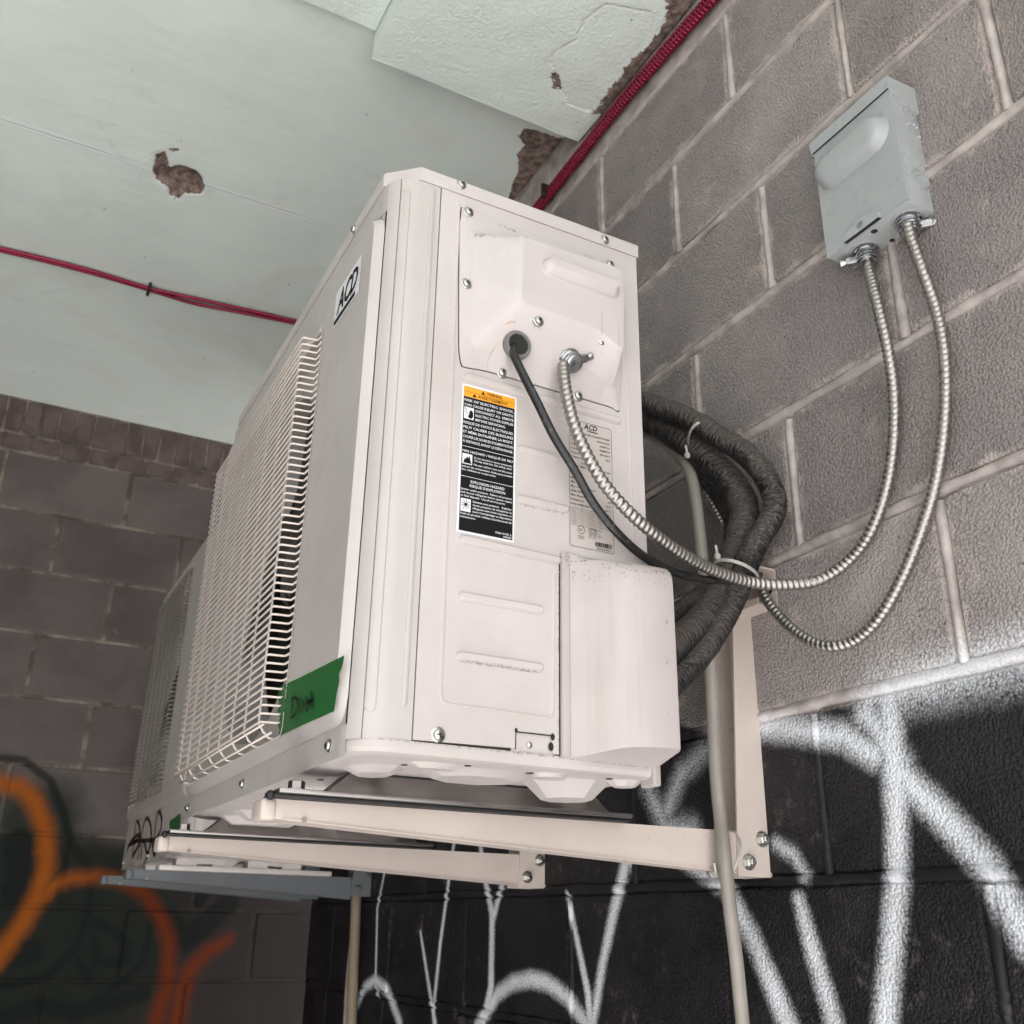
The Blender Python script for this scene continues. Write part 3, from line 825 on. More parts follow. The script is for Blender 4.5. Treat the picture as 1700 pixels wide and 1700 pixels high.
beam = grid_sheet('ceiling_beam', SX0, SX1, 0.75, SY1, 0.006, lambda P, A: SZ + 0.0012 * (A['inside'] < 0) + np.array([noise.noise(Vector((x * 14, y * 14, 3))) for x, y in P]) * 0.0012, M_BEAM,
    {'bare': lambda P: np.minimum(d_poly(P, BFLAKE), d_poly(P, BSPOT)), 'ridge': lambda P: d_line(P, BLINE), 'inside': lambda P: d_poly(P, BPATCH)}, flip=True, kind='structure')
def far_attr(me):
    for k in ('bare', 'ridge'):
        at = me.attributes.new(k, 'FLOAT', 'POINT'); at.data.foreach_set('value', [1.0] * len(me.vertices))
bm = bmesh.new()
for q in ([(SX0, SY0, SZ), (SX0, SY1, SZ), (SX0, SY1, CZN + .03), (SX0, SY0, CZN + .03)],
          [(SX0, SY1, SZ), (SX1, SY1, SZ), (SX1, SY1, CZN + .03), (SX0, SY1, CZN + .03)],
          [(SX0, SY0, SZ), (SX1, SY0, SZ), (SX1, .75, SZ), (SX0, .75, SZ)]):
    bm.faces.new([bm.verts.new(p) for p in q])
o = part('beam_side', bm, M_BEAM, beam); far_attr(o.data)
bm = bmesh.new(); box(bm, -3.0, SX0 - 0.001, YE, 1.452, CZN - 0.016, CZN + 0.03, 0.003)
o = part('ceiling_band', bm, M_BEAM, ceiling); far_attr(o.data)

# ---------------------------------------------------------------- air conditioners
def screw_mesh():
    """pan head with a flange and a cross slot; faces +Z of its own, centre at the origin"""
    bm = bmesh.new()
    lathe(bm, (0, 0, -0.001), (0, 0, 1), [(0, 0.0066), (0.0016, 0.0066), (0.0020, 0.0058), (0.0022, 0.0048), (0.0042, 0.0044), (0.0052, 0.0030), (0.0054, 0.001)], 18, False, True)
    fix(bm); nf = len(bm.faces)
    for a in (0.4, 0.4 + math.pi / 2):
        c, s_ = math.cos(a), math.sin(a)
        vs = [bm.verts.new((c * u - s_ * v, s_ * u + c * v, 0.0046)) for u, v in ((-.0026, -.0005), (.0026, -.0005), (.0026, .0005), (-.0026, .0005))]
        f = bm.faces.new(vs); f.material_index = 1
    me = bpy.data.meshes.new('screw'); bm.to_mesh(me); bm.free()
    me.materials.append(M_SCREW); me.materials.append(M_DARK)
    shade(me, 35); return me
SCREW = screw_mesh()
def put_screw(parent, p, facing, sc=1.0):
    off = Vector((0, 0, 0)); q = parent
    while q is not None: off += q.location; q = q.parent
    o = bpy.data.objects.new('screw', SCREW); COL.objects.link(o); o.parent = parent
    o.location = Vector(p) - off
    o.rotation_euler = Vector(facing).to_track_quat('Z', 'Y').to_euler(); o.rotation_euler.rotate_axis('Z', random.uniform(0, 3)); o.scale = (sc,) * 3
    return o
SIDE = lambda Y, up=0.0: (lambda a, b: (a, Y - up, b))          # plane facing the camera: a = X, b = Z
FRNT = lambda X: (lambda a, b: (X, a, b))                        # plane facing the room: a = Y, b = Z

def air_conditioner(x0, x1, y0, y1, z0, z1, rz, gr, circ, label, detail, wm=None):
    """x0 room side, x1 wall side, y0 near end, y1 far end; rz raised face (y, z ranges), gr grille recess, circ fan opening"""
    U = empty('air_conditioner', (( x0 + x1) / 2, (y0 + y1) / 2, z0), label, 'air conditioner', 'beige outdoor air conditioners on wall brackets')
    R = 0.035; sx = x0 + 0.059
    zb, zt = z0 + 0.014, z1 - 0.020
    arc = [(x0 + R - R * math.sin(a), y0 + R - R * math.cos(a)) for a in [i / 10 * math.pi / 2 for i in range(11)]]
    arc2 = [(x, y1 - (y - y0)) for x, y in reversed(arc)]
    # --- front shell: wraps both corners, flat strips round the raised face
    bm = bmesh.new()
    (ry0, ry1, rz0, rz1) = rz
    near = [(sx, y0 + 0.006), (sx, y0)] + [p for p in arc if p[1] < ry0] + [(x0 + 0.0022, ry0)]
    loops(bm, [[(x, y, z) for x, y in near] for z in (zb, rz0, rz1, zt)], closed=False)
    far = [(x0, ry1)] + arc2[1:] + [(sx, y1)]
    loops(bm, [[(x, y, z) for x, y in far] for z in (zb, zt)], closed=False)
    for a, b in ((z0 - .0015, rz0), (rz1, zt)):
        loops(bm, [[(x0 + .0022, ry0, z), (x0 + .0005, ry0 + .007, z), (x0, ry0 + 0.014, z), (x0, ry1, z)] for z in (a, b)], closed=False)
    # raised face: bevel, flat frame, recess walls, recess floor with round opening, bell mouth
    F = lambda X, L: [(X, a, b) for a, b in L]
    o1 = rrect(ry0, ry1, rz0, rz1, 0.026); i1 = rrect(ry0 + 0.006, ry1 - 0.014, rz0 + 0.0135, rz1 - 0.006, 0.020)
    g0 = rrect(*gr, 0.012); g1 = rrect(gr[0] + .003, gr[1] - .003, gr[2] + .003, gr[3] - .003, 0.010)
    cy, cz, cr = circ
    circle = []
    for a, b in g1:
        t = math.atan2(b - cz, a - cy); circle.append((cy + cr * math.cos(t), cz + cr * math.sin(t)))
    c2 = [(cy + (a - cy) * .965, cz + (b - cz) * .965) for a, b in circle]
    xr = x0 - 0.010
    loops(bm, [F(x0 + 0.001, o1), F(x0 - .0012, [(a * .9 + c * .1, b * .9 + d * .1) for (a, b), (c, d) in zip(o1, i1)]), F(xr + .0015, [(a * .15 + c * .85, b * .15 + d * .85) for (a, b), (c, d) in zip(o1, i1)]), F(xr, i1), F(xr, g0), F(xr + .0022, g0), F(x0 + 0.004, g1), F(x0 + 0.004, circle), F(x0 + .009, c2), F(x0 + 0.075, c2)])
    # square corners outside the rounded bevel
    for (yy, zz) in ((ry0, rz0), (ry0, rz1), (ry1, rz0), (ry1, rz1)):
        r_ = 0.026; s1 = 1 if yy == ry0 else -1; s2 = 1 if zz == rz0 else -1
        pts = [(x0 + 0.0006, yy, zz)] + [(x0 + 0.0006, yy + s1 * (r_ - r_ * math.cos(t)), zz + s2 * (r_ - r_ * math.sin(t))) for t in [math.pi / 2 * k / 4 for k in range(5)]]
        bm.faces.new([bm.verts.new(p) for p in pts])
    fix(bm)
    # pressed ribs on the rounded corner
    def corner(s):      # arc length from the seam
        if s < 0.024: return (sx - s, y0, 0, -1)
        a = (s - 0.024) / R
        return (x0 + R - R * math.sin(a), y0 + R - R * math.cos(a), -math.sin(a), -math.cos(a))
    if detail:
        for sc, hw, za, zc in ((0.0425, 0.0065, zb + 0.030, zt - 0.022), (0.0095, 0.0035, zb + 0.036, zt - 0.010)):
            def ring(w, h):
                out = []
                for a, b in stadium((sc, za), (sc, zc), w, 6):
                    x, y, nx, ny = corner(a); out.append((x + nx * h, y + ny * h, b))
                return out
            loops(bm, [ring(hw, -0.0005), ring(hw * .75, 0.0012), ring(hw * .45, 0.0017)], cap1=True)
    fix(bm)
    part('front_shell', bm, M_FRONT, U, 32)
    # --- lid with chamfered front corners
    bm = bmesh.new()
    def lid(d, ch=0.031):
        return [(x1 + d, y0 - d), (x0 + ch + .002, y0 - d), (x0 - d, y0 + ch), (x0 - d, y1 - ch), (x0 + ch, y1 + d), (x1 + d, y1 + d)]
    P = lambda L, z: [(x, y, z) for x, y in L]
    loops(bm, [P(lid(-0.004), zt + .001), P(lid(0.002), zt), P(lid(0.0025), z1 - 0.003), P(lid(0.0005), z1), P(lid(-0.012), z1 + 0.001)], cap1=True)
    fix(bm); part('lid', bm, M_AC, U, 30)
    for p in ((x0 + 0.084, y0 - .0025, z1 - 0.007), (x0 + 0.288, y0 - .0025, z1 - 0.012)): put_screw(U, p, (0, -1, 0))
    put_screw(U, (x0 - 0.0025, y0 + 0.133, z1 - 0.013), (-1, 0, 0))
    for k in range(3): put_screw(U, (x0, y0 + 0.065 + (y1 - y0 - 0.095) * k / 2, z0 + 0.014 + (0.003 if not detail else 0)), (-1, 0, 0))
    # --- end panel towards the camera
    bm = bmesh.new()
    xa = sx + 0.0014
    def q(pts):
        f = bm.faces.new([bm.verts.new((x, y, z)) for x, y, z in pts])
    tx0, tx1 = x0 + 0.170, x0 + 0.2125
    pan = [(xa, zb + .002), (tx0, zb + 0.004), (tx0, zb + 0.021), (tx1, zb + .021), (tx1, zb + .002), (x1, zb + .002), (x1, zt), (xa, zt)]
    if not detail: pan = [(xa, zb), (x1, zb), (x1, zt), (xa, zt)]
    loops(bm, [[(x, y0 + .006, z) for x, z in pan], [(x, y0 + .0006, z) for x, z in pan], [(x, y0, z) for x, z in pan]], cap1=True)
    if detail:
        def bar(xa_, za_, xb_, zb_, r, h=0.0034):
            f = lambda w, u: [(a, y0 - u, b) for a, b in stadium((xa_, za_), (xb_, zb_), w, 6)]
            loops(bm, [f(r, -.0005), f(r * .8, h * .65), f(r * .5, h)], cap1=True)
        bar(.405, .566, .603, .562, .0050, .0044)
        bar(.4735, .494, .518, .493, .0042); bar(.4735, .4335, .531, .4327, .0048)
        bar(.407, .373, .520, .370, .0050, .0044); bar(.408, .311, .498, .3105, .0052, .0044); bar(.408, .249, .498, .2485, .0052, .0044)
        # raised bead lines
        def bead(pts, w=0.0022, h=0.0012):
            P_ = [Vector((a, b)) for a, b in pts]; rows = []
            for i, p in enumerate(P_):
                t = (P_[min(i + 1, len(P_) - 1)] - P_[max(i - 1, 0)]).normalized(); nn = Vector((-t.y, t.x))
                rows.append([(*(p + nn * w),), (*(p + nn * w * .4),), (*(p - nn * w * .4),), (*(p - nn * w),)])
            hs_ = (-.0003, h, h, -.0003)
            loops(bm, [[(a, y0 - hs_[k], b) for k, (a, b) in enumerate(r)] for r in rows], closed=False)
        rc = lambda cx, cz_, r, s0, s1: [(cx + r * math.cos(math.radians(s0 + (s1 - s0) * i / 6)), cz_ + r * math.sin(math.radians(s0 + (s1 - s0) * i / 6))) for i in range(7)]
        bead([(.3855, .80), (.3865, .60), (.3875, .40)] + [(.389, .210)] + rc(.398, .2085, .009, 180, 270) + [(.44, .1992)] + rc(.506, .2065, .009, -90, 0) + [(.5165, .350)] + rc(.5245, .350, .008, 180, 110))
        bead([(.6185, .80), (.6195, .70), (.6205, .56), (.6215, .386)], 0.0016, 0.0008)
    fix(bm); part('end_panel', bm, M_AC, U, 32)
    bm = bmesh.new(); box(bm, x0 + .012, x1 - 0.002, y0 + 0.008, y0 + .012, zb, zt); box(bm, x1 - .004, x1, y0 + 0.0065, y1, zb, zt); box(bm, sx, x1, y1 - .003, y1, zb, zt)
    box(bm, x0 + 0.076, x1 - .005, gr[0] - 0.02, gr[0] - 0.015, zb, zt)
    part('inner_chassis', bm, M_CHAS, U)
    bm = bmesh.new(); box(bm, x0 + .20, x0 + .24, gr[0] - 0.01, y1 - 0.01, zb + .01, zt - .01); part('heat_exchanger', bm, M_FIN, U)
    # --- fan
    bm = bmesh.new(); lathe(bm, (x0 + 0.05, cy, cz), (-1, 0, 0), [(-0.03, 0.052), (0.0, 0.050), (0.012, 0.043), (0.016, 0.02)], 24, False, True)
    fix(bm); fan = part('fan', bm, M_FAN, U, 30)
    for k in range(3):
        bm = bmesh.new(); rows = []
        for i in range(9):
            r = 0.045 + (cr * .93 - 0.045) * i / 8
            rows.append([(x0 + 0.05 + (j / 6 - .5) * (0.050 - 0.02 * i / 8), cy + r * math.cos(t), cz + r * math.sin(t)) for j in range(7) for t in [k * 2 * math.pi / 3 + 0.5 + (j / 6 - .5) * (1.35 - 0.25 * i / 8) - 0.35 * i / 8]])
        loops(bm, rows, closed=False); bmesh.ops.solidify(bm, geom=bm.faces[:], thickness=0.002); fix(bm)
        part('blade', bm, M_FAN, fan, 50)
    # motor bracket: two bars behind the fan
    bm = bmesh.new()
    for dy in (-.06, .06): box(bm, x0 + 0.10, x0 + .11, cy + dy - .012, cy + dy + .012, zb, zt)
    part('motor_bracket', bm, M_STEEL, U)
    # --- wire grille: level wires with cranked ends, upright wires in front of them
    gp = empty_part('fan_grille', U, gr, xr, M_WIRE)
    off = Vector(U.location)
    xo = x0 - (0.030 if detail else 0.019); r = 0.00145; pitch = 0.00955 * (1 if detail else 1.15)
    ya, yb = gr[0] + 0.002, gr[1] - 0.002
    def wire_mesh(pts, name='wire', rad=r, seg=5):
        bm = bmesh.new(); sweep(bm, [Vector(p) for p in pts], lambda s, a, i: rad, seg)
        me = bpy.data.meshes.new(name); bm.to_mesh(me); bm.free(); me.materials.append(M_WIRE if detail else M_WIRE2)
        for p in me.polygons: p.use_smooth = True
        return me
    level = wire_mesh([(xr + .001, 0, 0), (xr, .017, 0), (xr - .0015, .0185, 0), (xo + .0025, .0205, 0), (xo + .0008, .0215, 0), (xo, .0245, 0), (xo, yb - ya - .0245, 0), (xo + .002, yb - ya - .0205, 0), (xr - .001, yb - ya - .0185, 0), (xr + .001, yb - ya, 0)])
    nl = int((gr[3] - gr[2] - 0.022) / pitch)
    for k in range(nl + 1):
        o = bpy.data.objects.new('wire', level); COL.objects.link(o); o.parent = gp
        o.location = Vector((0, ya, gr[2] + 0.016 + pitch * k)) - off
    zl, zh = gr[2] + 0.002, gr[3] - 0.002; H = zh - zl
    up = wire_mesh([(xr + .004, 0, 0), (xr - .004, 0, 0), (xr - .006, 0, .001), (xo + .012, 0, .004), (xo + .009, 0, .006), (xo + .006, 0, 0.011), (xo + .0035, 0, .013), (xo + .0027, 0, .016), (xo + .0027, 0, H - .016), (xo + .004, 0, H - .012), (xr - .004, 0, H - .004), (xr + .001, 0, H)], rad=0.00145)
    nu = 8 if detail else 7
    for k in range(nu):
        o = bpy.data.objects.new('wire', up); COL.objects.link(o); o.parent = gp
        o.location = Vector((0, gr[0] + 0.040 + (gr[1] - gr[0] - 0.080) * k / (nu - 1), zl)) - off
    for zz, xx in ((gr[2] + 0.0035, xo + .011), (gr[2] + .012, xo + .002)):
        o = bpy.data.objects.new('wire', wire_mesh([(xx, ya + .012, 0), (xx, yb - .012, 0)])); COL.objects.link(o); o.parent = gp
        o.location = Vector((0, 0, zz)) - off
    # --- base pan with pressed shapes underneath
    bm = bmesh.new()
    def base(d_):
        d = d_; dx_ = -.0025
        return [(x1 + d, y0 - d)] + [(x0 + R + .01, y0 - d)] + [(x0 + (R + d) * (1 - math.sin(a)) - d + .0025, y0 + (R + d) * (1 - math.cos(a)) - d) for a in [i / 6 * math.pi / 2 for i in range(7)]] + [(x0 - d + .0025, y1 - R), (x0 + R, y1 + d), (x1 + d, y1 + d)]
    loops(bm, [P(base(-.002), zb + .001), P(base(.001), zb + .0005), P(base(.0016), zb - .003), P(base(.0012), z0 + .007), P(base(-.001), z0 + .003), P(base(-.006), z0 + .0008), P(base(-.012), z0)], cap1=True)
    def press(pts, d, ins=0.35, z=None):
        z = z0 if z is None else z
        c = sum((Vector(p) for p in pts), Vector((0, 0))) / len(pts)
        sh = lambda f: [tuple(Vector(p).lerp(c, f)) for p in pts]
        loops(bm, [[(x, y, z + .0005) for x, y in sh(-.04)], [(x, y, z - d * .10) for x, y in sh(.03)], [(x, y, z - d * .92) for x, y in sh(ins * 1.0)], [(x, y, z - d) for x, y in sh(ins * 1.1)]], cap1=True)
    def ngon(cx, cy_, rx, ry, k=8, ph=.39): return [(cx + rx * math.cos(ph + 2 * math.pi * i / k), cy_ + ry * math.sin(ph + 2 * math.pi * i / k)) for i in range(k)]
    if detail:
        press(ngon(.462, .965, .060, .046), .0065, .22); press(ngon(.578, .975, .046, .046, 8, .2), .0175, .36)
        press(ngon(.528, .925, .020, .016, 20), .004, .12); press(ngon(.40, .925, .030, .014), .005)
        press(ngon(.620, .925, .02, .018), .006); press(ngon(.36, .99, .03, .04), .006)
    n_ = 6
    for k in range(n_):
        yy = y0 + 0.20 + (y1 - y0 - 0.28) * k / (n_ - 1)
        press(ngon(x0 + 0.10, yy, .065, .044), .011, .25); press(ngon(x0 + 0.245, yy + .02, .055, .042), .009, .25)
    fix(bm); pan_ = part('base_pan', bm, M_AC if detail else M_WHITE, U, 20)
    if detail:
        for hx, hy, hr in ((.505, .925, .0045), (.43, .915, .0035), (.595, .915, .004), (.375, .945, .0035), (.34, 1.10, .005), (.35, 1.32, .005)):
            bm = bmesh.new(); cyl(bm, (hx, hy, z0 - .0006), (0, 0, 1), hr, hr, .0012, 12); part('drain_hole', bm, M_DARK, pan_)
    return U

def empty_part(name, U, gr, xr, mat):
    """the grille's thin outer rim; its wires hang under it"""
    bm = bmesh.new()
    a = [(xr - .001, p, q) for p, q in rrect(gr[0] - .002, gr[1] + .002, gr[2] - .002, gr[3] + .002, .012)]
    b = [(xr + .002, p, q) for p, q in rrect(gr[0] + .001, gr[1] - .001, gr[2] + .001, gr[3] - .001, .011)]
    c = [(xr - .001, p, q) for p, q in rrect(gr[0] + .0005, gr[1] - .0005, gr[2] + .0005, gr[3] - .0005, .011)]
    loops(bm, [a, c, b]); fix(bm)
    return part(name, bm, mat, U, 40)

AC = air_conditioner(.302, .640, .895, 1.670, .146, .832, (.9175, 1.664, .175, .772), (1.100, 1.645, .190, .715), (1.332, .455, .252),
    'large beige air conditioner nearest the camera with cables entering its end panel', True)
AC2 = air_conditioner(.421, .775, 2.25, 3.15, .130, .912, (2.30, 3.145, .25, .885), (2.59, 3.120, .284, .865), (2.855, .575, .258),
    'second beige air conditioner by the end wall with a black scribble on its front', False)

# ---- end-panel covers of the near unit
Y0 = .895
def cover_rings(specs):
    return [[(a, y, b) for a, b in L] for y, L in specs]
bm = bmesh.new()
# electrics cover: flange plate, then the pressed hood
hood_o = [(.597, .607), (.601, .66), (.601, .772), (.59, .7765), (.52, .7655), (.455, .762), (.408, .759), (.4065, .69), (.407, .611), (.43, .6075), (.50, .604), (.56, .604)]
flange = [(.606, .577), (.612, .662), (.611, .781), (.597, .790), (.52, .7915), (.46, .7925), (.389, .793), (.3895, .69), (.393, .600), (.398, .578), (.4295, .5805), (.590, .5790)]
def ins(L, f): 
    c = Vector((.52, .69)); return [tuple(Vector(p).lerp(c, f)) for p in L]
hood_t = [(.592, .640), (.596, .670), (.597, .750), (.588, .7575), (.52, .757), (.462, .7565), (.4535, .7535), (.4525, .70), (.4515, .668), (.458, .661), (.50, .6595), (.56, .6565)]
def mixl(A, B, f): return [tuple(Vector(a).lerp(Vector(b), f)) for a, b in zip(A, B)]
def dens(L, k=4):
    n_ = len(L); out = []
    for i in range(n_):
        a, b, c, d = (Vector(L[(i + j) % n_]) for j in (-1, 0, 1, 2))
        for j in range(k):
            t = j / k
            lin = b.lerp(c, t); cr_ = 0.5 * ((2 * b) + (c - a) * t + (2 * a - 5 * b + 4 * c - d) * t * t + (3 * b - a - 3 * c + d) * t ** 3)
            out.append(tuple(lin.lerp(cr_, .35)))
    return out
fl, ho, ht = dens(flange), dens(hood_o), dens(hood_t)
fl_in = mixl(fl, ho, .06)
loops(bm, cover_rings([(Y0 + .001, fl), (Y0 - .0016, fl), (Y0 - .0019, fl_in), (Y0 - .0019, mixl(ho, fl, .08)), (Y0 - .0026, ho), (Y0 - .006, mixl(ho, ht, .10)), (Y0 - .029, mixl(ho, ht, .90)), (Y0 - .0322, mixl(ho, ht, .985)), (Y0 - .0328, mixl(ht, [(.525, .705)] * len(ht), .05))]))
# flat face of the hood with a pressed handle
hf = [(a, Y0 - .0328, b) for a, b in mixl(ht, [(.525, .705)] * len(ht), .05)]
hr = stadium((.492, .7225), (.577, .7205), .0125, 6)
bm.verts.ensure_lookup_table()
face = bm.faces.new([bm.verts.new(p) for p in hf])
loops(bm, cover_rings([(Y0 - .0325, stadium((.492, .7225), (.577, .7205), .0135, 6)), (Y0 - .0347, stadium((.492, .7225), (.577, .7205), .0120, 6)), (Y0 - .0337, stadium((.492, .7225), (.577, .7205), .0108, 6))]))
f_ = lambda w, y, dz: [(a, y, b + dz) for a, b in stadium((.492, .7225), (.577, .7205), w, 6)]
loops(bm, [f_(.0108, Y0 - .0337, 0), f_(.009, Y0 - .0385, 0.001), f_(.005, Y0 - .0440, .002)], cap1=True)
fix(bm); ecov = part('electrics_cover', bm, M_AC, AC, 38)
bm = bmesh.new(); add_poly(bm, [tuple(Vector(p).lerp(Vector((.505, .685)), -.009)) for p in fl], SIDE(Y0 - .0003)); fix(bm); part('cover_gap', bm, M_DARK, ecov)
# flat plate that carries the cable entries
pl_o = dens([(.575, .5805), (.579, .612), (.583, .636), (.566, .641), (.555, .6465), (.540, .6525), (.524, .6445), (.500, .6405), (.462, .6420), (.447, .6345), (.433, .606), (.430, .5810)], 3)
bm = bmesh.new()
pl_in = mixl(pl_o, [(.51, .61)] * len(pl_o), .02)
# the plate leans with the foot of the hood
lean = lambda b, e: Y0 - .0010 - e * .35 - max(0, b - .590) * .24
loops(bm, [[(a, Y0 + .0, b) for a, b in pl_o], [(a, lean(b, .004), b) for a, b in pl_o], [(a, lean(b, .0046), b) for a, b in pl_in]], cap1=True)
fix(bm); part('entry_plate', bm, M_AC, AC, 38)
for x, z, dy in ((.397, .789, .002), (.597, .784, .002), (.398, .687, .002), (.480, .6485, .0265), (.567, .6475, .0235), (.447, .583, .001), (.548, .581, .001), (.388, .169, 0)):
    put_screw(AC, (x, Y0 - dy, z), (0, -1, 0), 1.05 if dy else 1.15)
# plastic bushing of the black cable
bm = bmesh.new(); lathe(bm, (.460, Y0 - .0065, .618), (0, -1, -.12), [(0, .0172), (.009, .0172), (.0108, .0160), (.0108, .0128), (.001, .0120)], 24, False, False)
fix(bm); bush = part('cable_bushing', bm, paint('grey_bushing', (.16, .16, .155), .4), AC, 30)
bm = bmesh.new(); cyl(bm, (.460, Y0 - .0140, .618), (0, -1, -.12), .0128, .0128, .001, 20); fix(bm); part('opening', bm, M_DARK, bush)

def connector(parent, c, ax, side, sc=1.0):
    """die-cast squeeze connector: locknut ring, saddle, side lug with screw"""
    c, ax, side = Vector(c), Vector(ax).normalized(), Vector(side).normalized()
    bm = bmesh.new()
    lathe(bm, c, ax, [(0, .0165 * sc), (.004 * sc, .0165 * sc), (.0045 * sc, .0145 * sc), (.008 * sc, .0145 * sc), (.009 * sc, .0125 * sc), (.020 * sc, .0120 * sc), (.021 * sc, .0095 * sc)], 18, False, True)
    for t in (.011, .015):
        lathe(bm, c + ax * t * sc, ax, [(0, .0125 * sc), (.0005, .0145 * sc), (.002 * sc, .0145 * sc), (.0025 * sc, .0125 * sc)], 18, False, False)
    fix(bm); o = part('cable_connector', bm, M_ZINC, parent, 35)
    bm = bmesh.new(); w = ax.cross(side)
    M_ = Matrix((side, w, ax)).transposed().to_4x4(); M_.translation = c + ax * .012 * sc + side * .018 * sc
    r_ = bmesh.ops.create_cube(bm, size=1, matrix=M_ @ Matrix.Diagonal((.018 * sc, .011 * sc, .010 * sc, 1)))
    bmesh.ops.bevel(bm, geom=bm.edges[:], offset=.002 * sc, segments=2, affect='EDGES')
    fix(bm); part('lug', bm, M_ZINC, o, 40)
    bm = bmesh.new(); lathe(bm, c + ax * .012 * sc + side * .026 * sc, side, [(0, .0045 * sc), (.004 * sc, .0058 * sc), (.007 * sc, .0055 * sc), (.0085 * sc, .003 * sc)], 14, False, True)
    fix(bm); part('lug_screw', bm, M_SCREW, o, 35)
    return o
connector(AC, (.531, Y0 - .0085, .622), (0.10, -.80, -.75), (1, -.1, .55), 0.86)

# ---- valve cover: S-shaped hood at the foot of the end panel
bm = bmesh.new()
prof = [(.5235, .000), (.5240, .004), (.5325, .0045), (.5345, .0030), (.541, .0045), (.549, .010), (.558, .020), (.567, .030), (.577, .0385), (.590, .044), (.610, .0475), (.632, .0490), (.6385, .0480), (.6415, .0440), (.6415, .000)]
def vc(z, k=1.0, dx=0.0): return [(x if x < .63 else x + dx, Y0 - y * k, z + (y * 0.32 if k < 1.01 and z < .2 else 0)) for x, y in prof]
rows = [[(x, Y0 + .001 - y * .02, .1580) for x, y in prof], [(x, Y0 - y * .975, .1600 + y * .23) for x, y in prof], [(x, Y0 - y, .1625 + y * .24) for x, y in prof]]
rows += [[(x, Y0 - y, z) for x, y in prof] for z in (.20, .25, .30, .335)]
for t, k in ((.360, .985), (.368, .93), (.3745, .78), (.3785, .45), (.380, .06)):
    rows.append([(x, Y0 - max(y * k, min(y, .004)), t - (.35 - t) * 0 - y * .10) for x, y in prof])
loops(bm, rows, closed=False)
fix(bm); part('valve_cover', bm, M_VALVE, AC, 33)
bm = bmesh.new(); box(bm, .634, .6435, Y0 - .006, Y0 + .02, .139, .162, .002); part('base_hook', bm, M_VALVE, AC)
bm = bmesh.new(); box(bm, .5222, .5234, Y0 - .0008, Y0 + .001, .162, .372); part('cover_gap', bm, M_DARK, AC)
# little tab window at the panel's foot
bm = bmesh.new()
add_rect(bm, .4722, .5145, .1795, .1808, SIDE(Y0 - .0004)); add_rect(bm, .4717, .4727, .163, .1825, SIDE(Y0 - .0004))
for cx, cz_, r_ in ((.4725, .1815, .0018), (.5145, .1790, .0026), (.5125, .1690, .0032)):
    add_poly(bm, [(cx + r_ * math.cos(t), cz_ + r_ * math.sin(t) * 1.4) for t in [2 * math.pi * k / 10 for k in range(10)]], SIDE(Y0 - .0006))
part('tab_slot', bm, M_DARK, AC)
bm = bmesh.new(); box(bm, .468, .518, Y0 + .0012, Y0 + .004, .155, .184); part('base_tab', bm, M_AC, AC)
bm = bmesh.new(); lathe(bm, (.488, Y0 + .001, .1685), (0, -1, 0), [(0, .0032), (.002, .003), (.0028, .0015)], 12, False, True); part('tab_stud', bm, M_SCREW, AC, 40)

# ---- feet and rubber strips
for yy in (1.033, 1.606):
    bm = bmesh.new(); k = yy + .0
    box(bm, .270, .686, yy - .027, yy + .030, .1186, .1232, .0012)
    prof_ = [(-.022, .1230), (-.018, .1330), (-.014, .1435), (.018, .1435), (.022, .1330), (.026, .1230)]
    def hat(x, f=1.0): return [(x, yy + a, .123 + (z - .123) * f) for a, z in prof_]
    loops(bm, [hat(.322, .02), hat(.345, 1), hat(.640, 1), hat(.663, .02)], closed=False)
    fix(bm); ft = part('foot', bm, M_STEEL, AC, 30)
    bm = bmesh.new(); box(bm, .350, .636, yy - .0135, yy + .018, .1435, .1465); part('rubber_gap_pad', bm, M_BLACKRUB, ft)  # black pad gives the thin dark gap between foot and pan
    bm = bmesh.new(); lathe(bm, (.293, yy - .004, .1232), (0, 0, 1), [(0, .0115), (.0022, .0115), (.0022, .0085), (.0095, .0085), (.0105, .007)], 6, False, True)
    fix(bm); part('foot_bolt', bm, M_STEEL, ft, 20)
    bm = bmesh.new(); box(bm, .268, .690, yy - .018, yy + .030, .1152, .1184, .001)
    fix(bm); part('rubber_strip', bm, M_BLACKRUB, AC, 40)
    bm = bmesh.new(); bmesh.ops.create_uvsphere(bm, u_segments=14, v_segments=8, radius=.0050, matrix=Matrix.Translation((.266, yy - .010, .1172)))
    part('rubber_bulb', bm, M_BLACKRUB, AC, 60)
for yy in (2.46, 2.87):
    bm = bmesh.new(); box(bm, .405, .800, yy - .022, yy + .030, .1040, .1150, .002)
    for x in (.44, .52, .60, .68): box(bm, x, x + .045, yy - .018, yy + .03, .115, .1305)
    fix(bm); part('foot', bm, M_WHITE, AC2, 30)

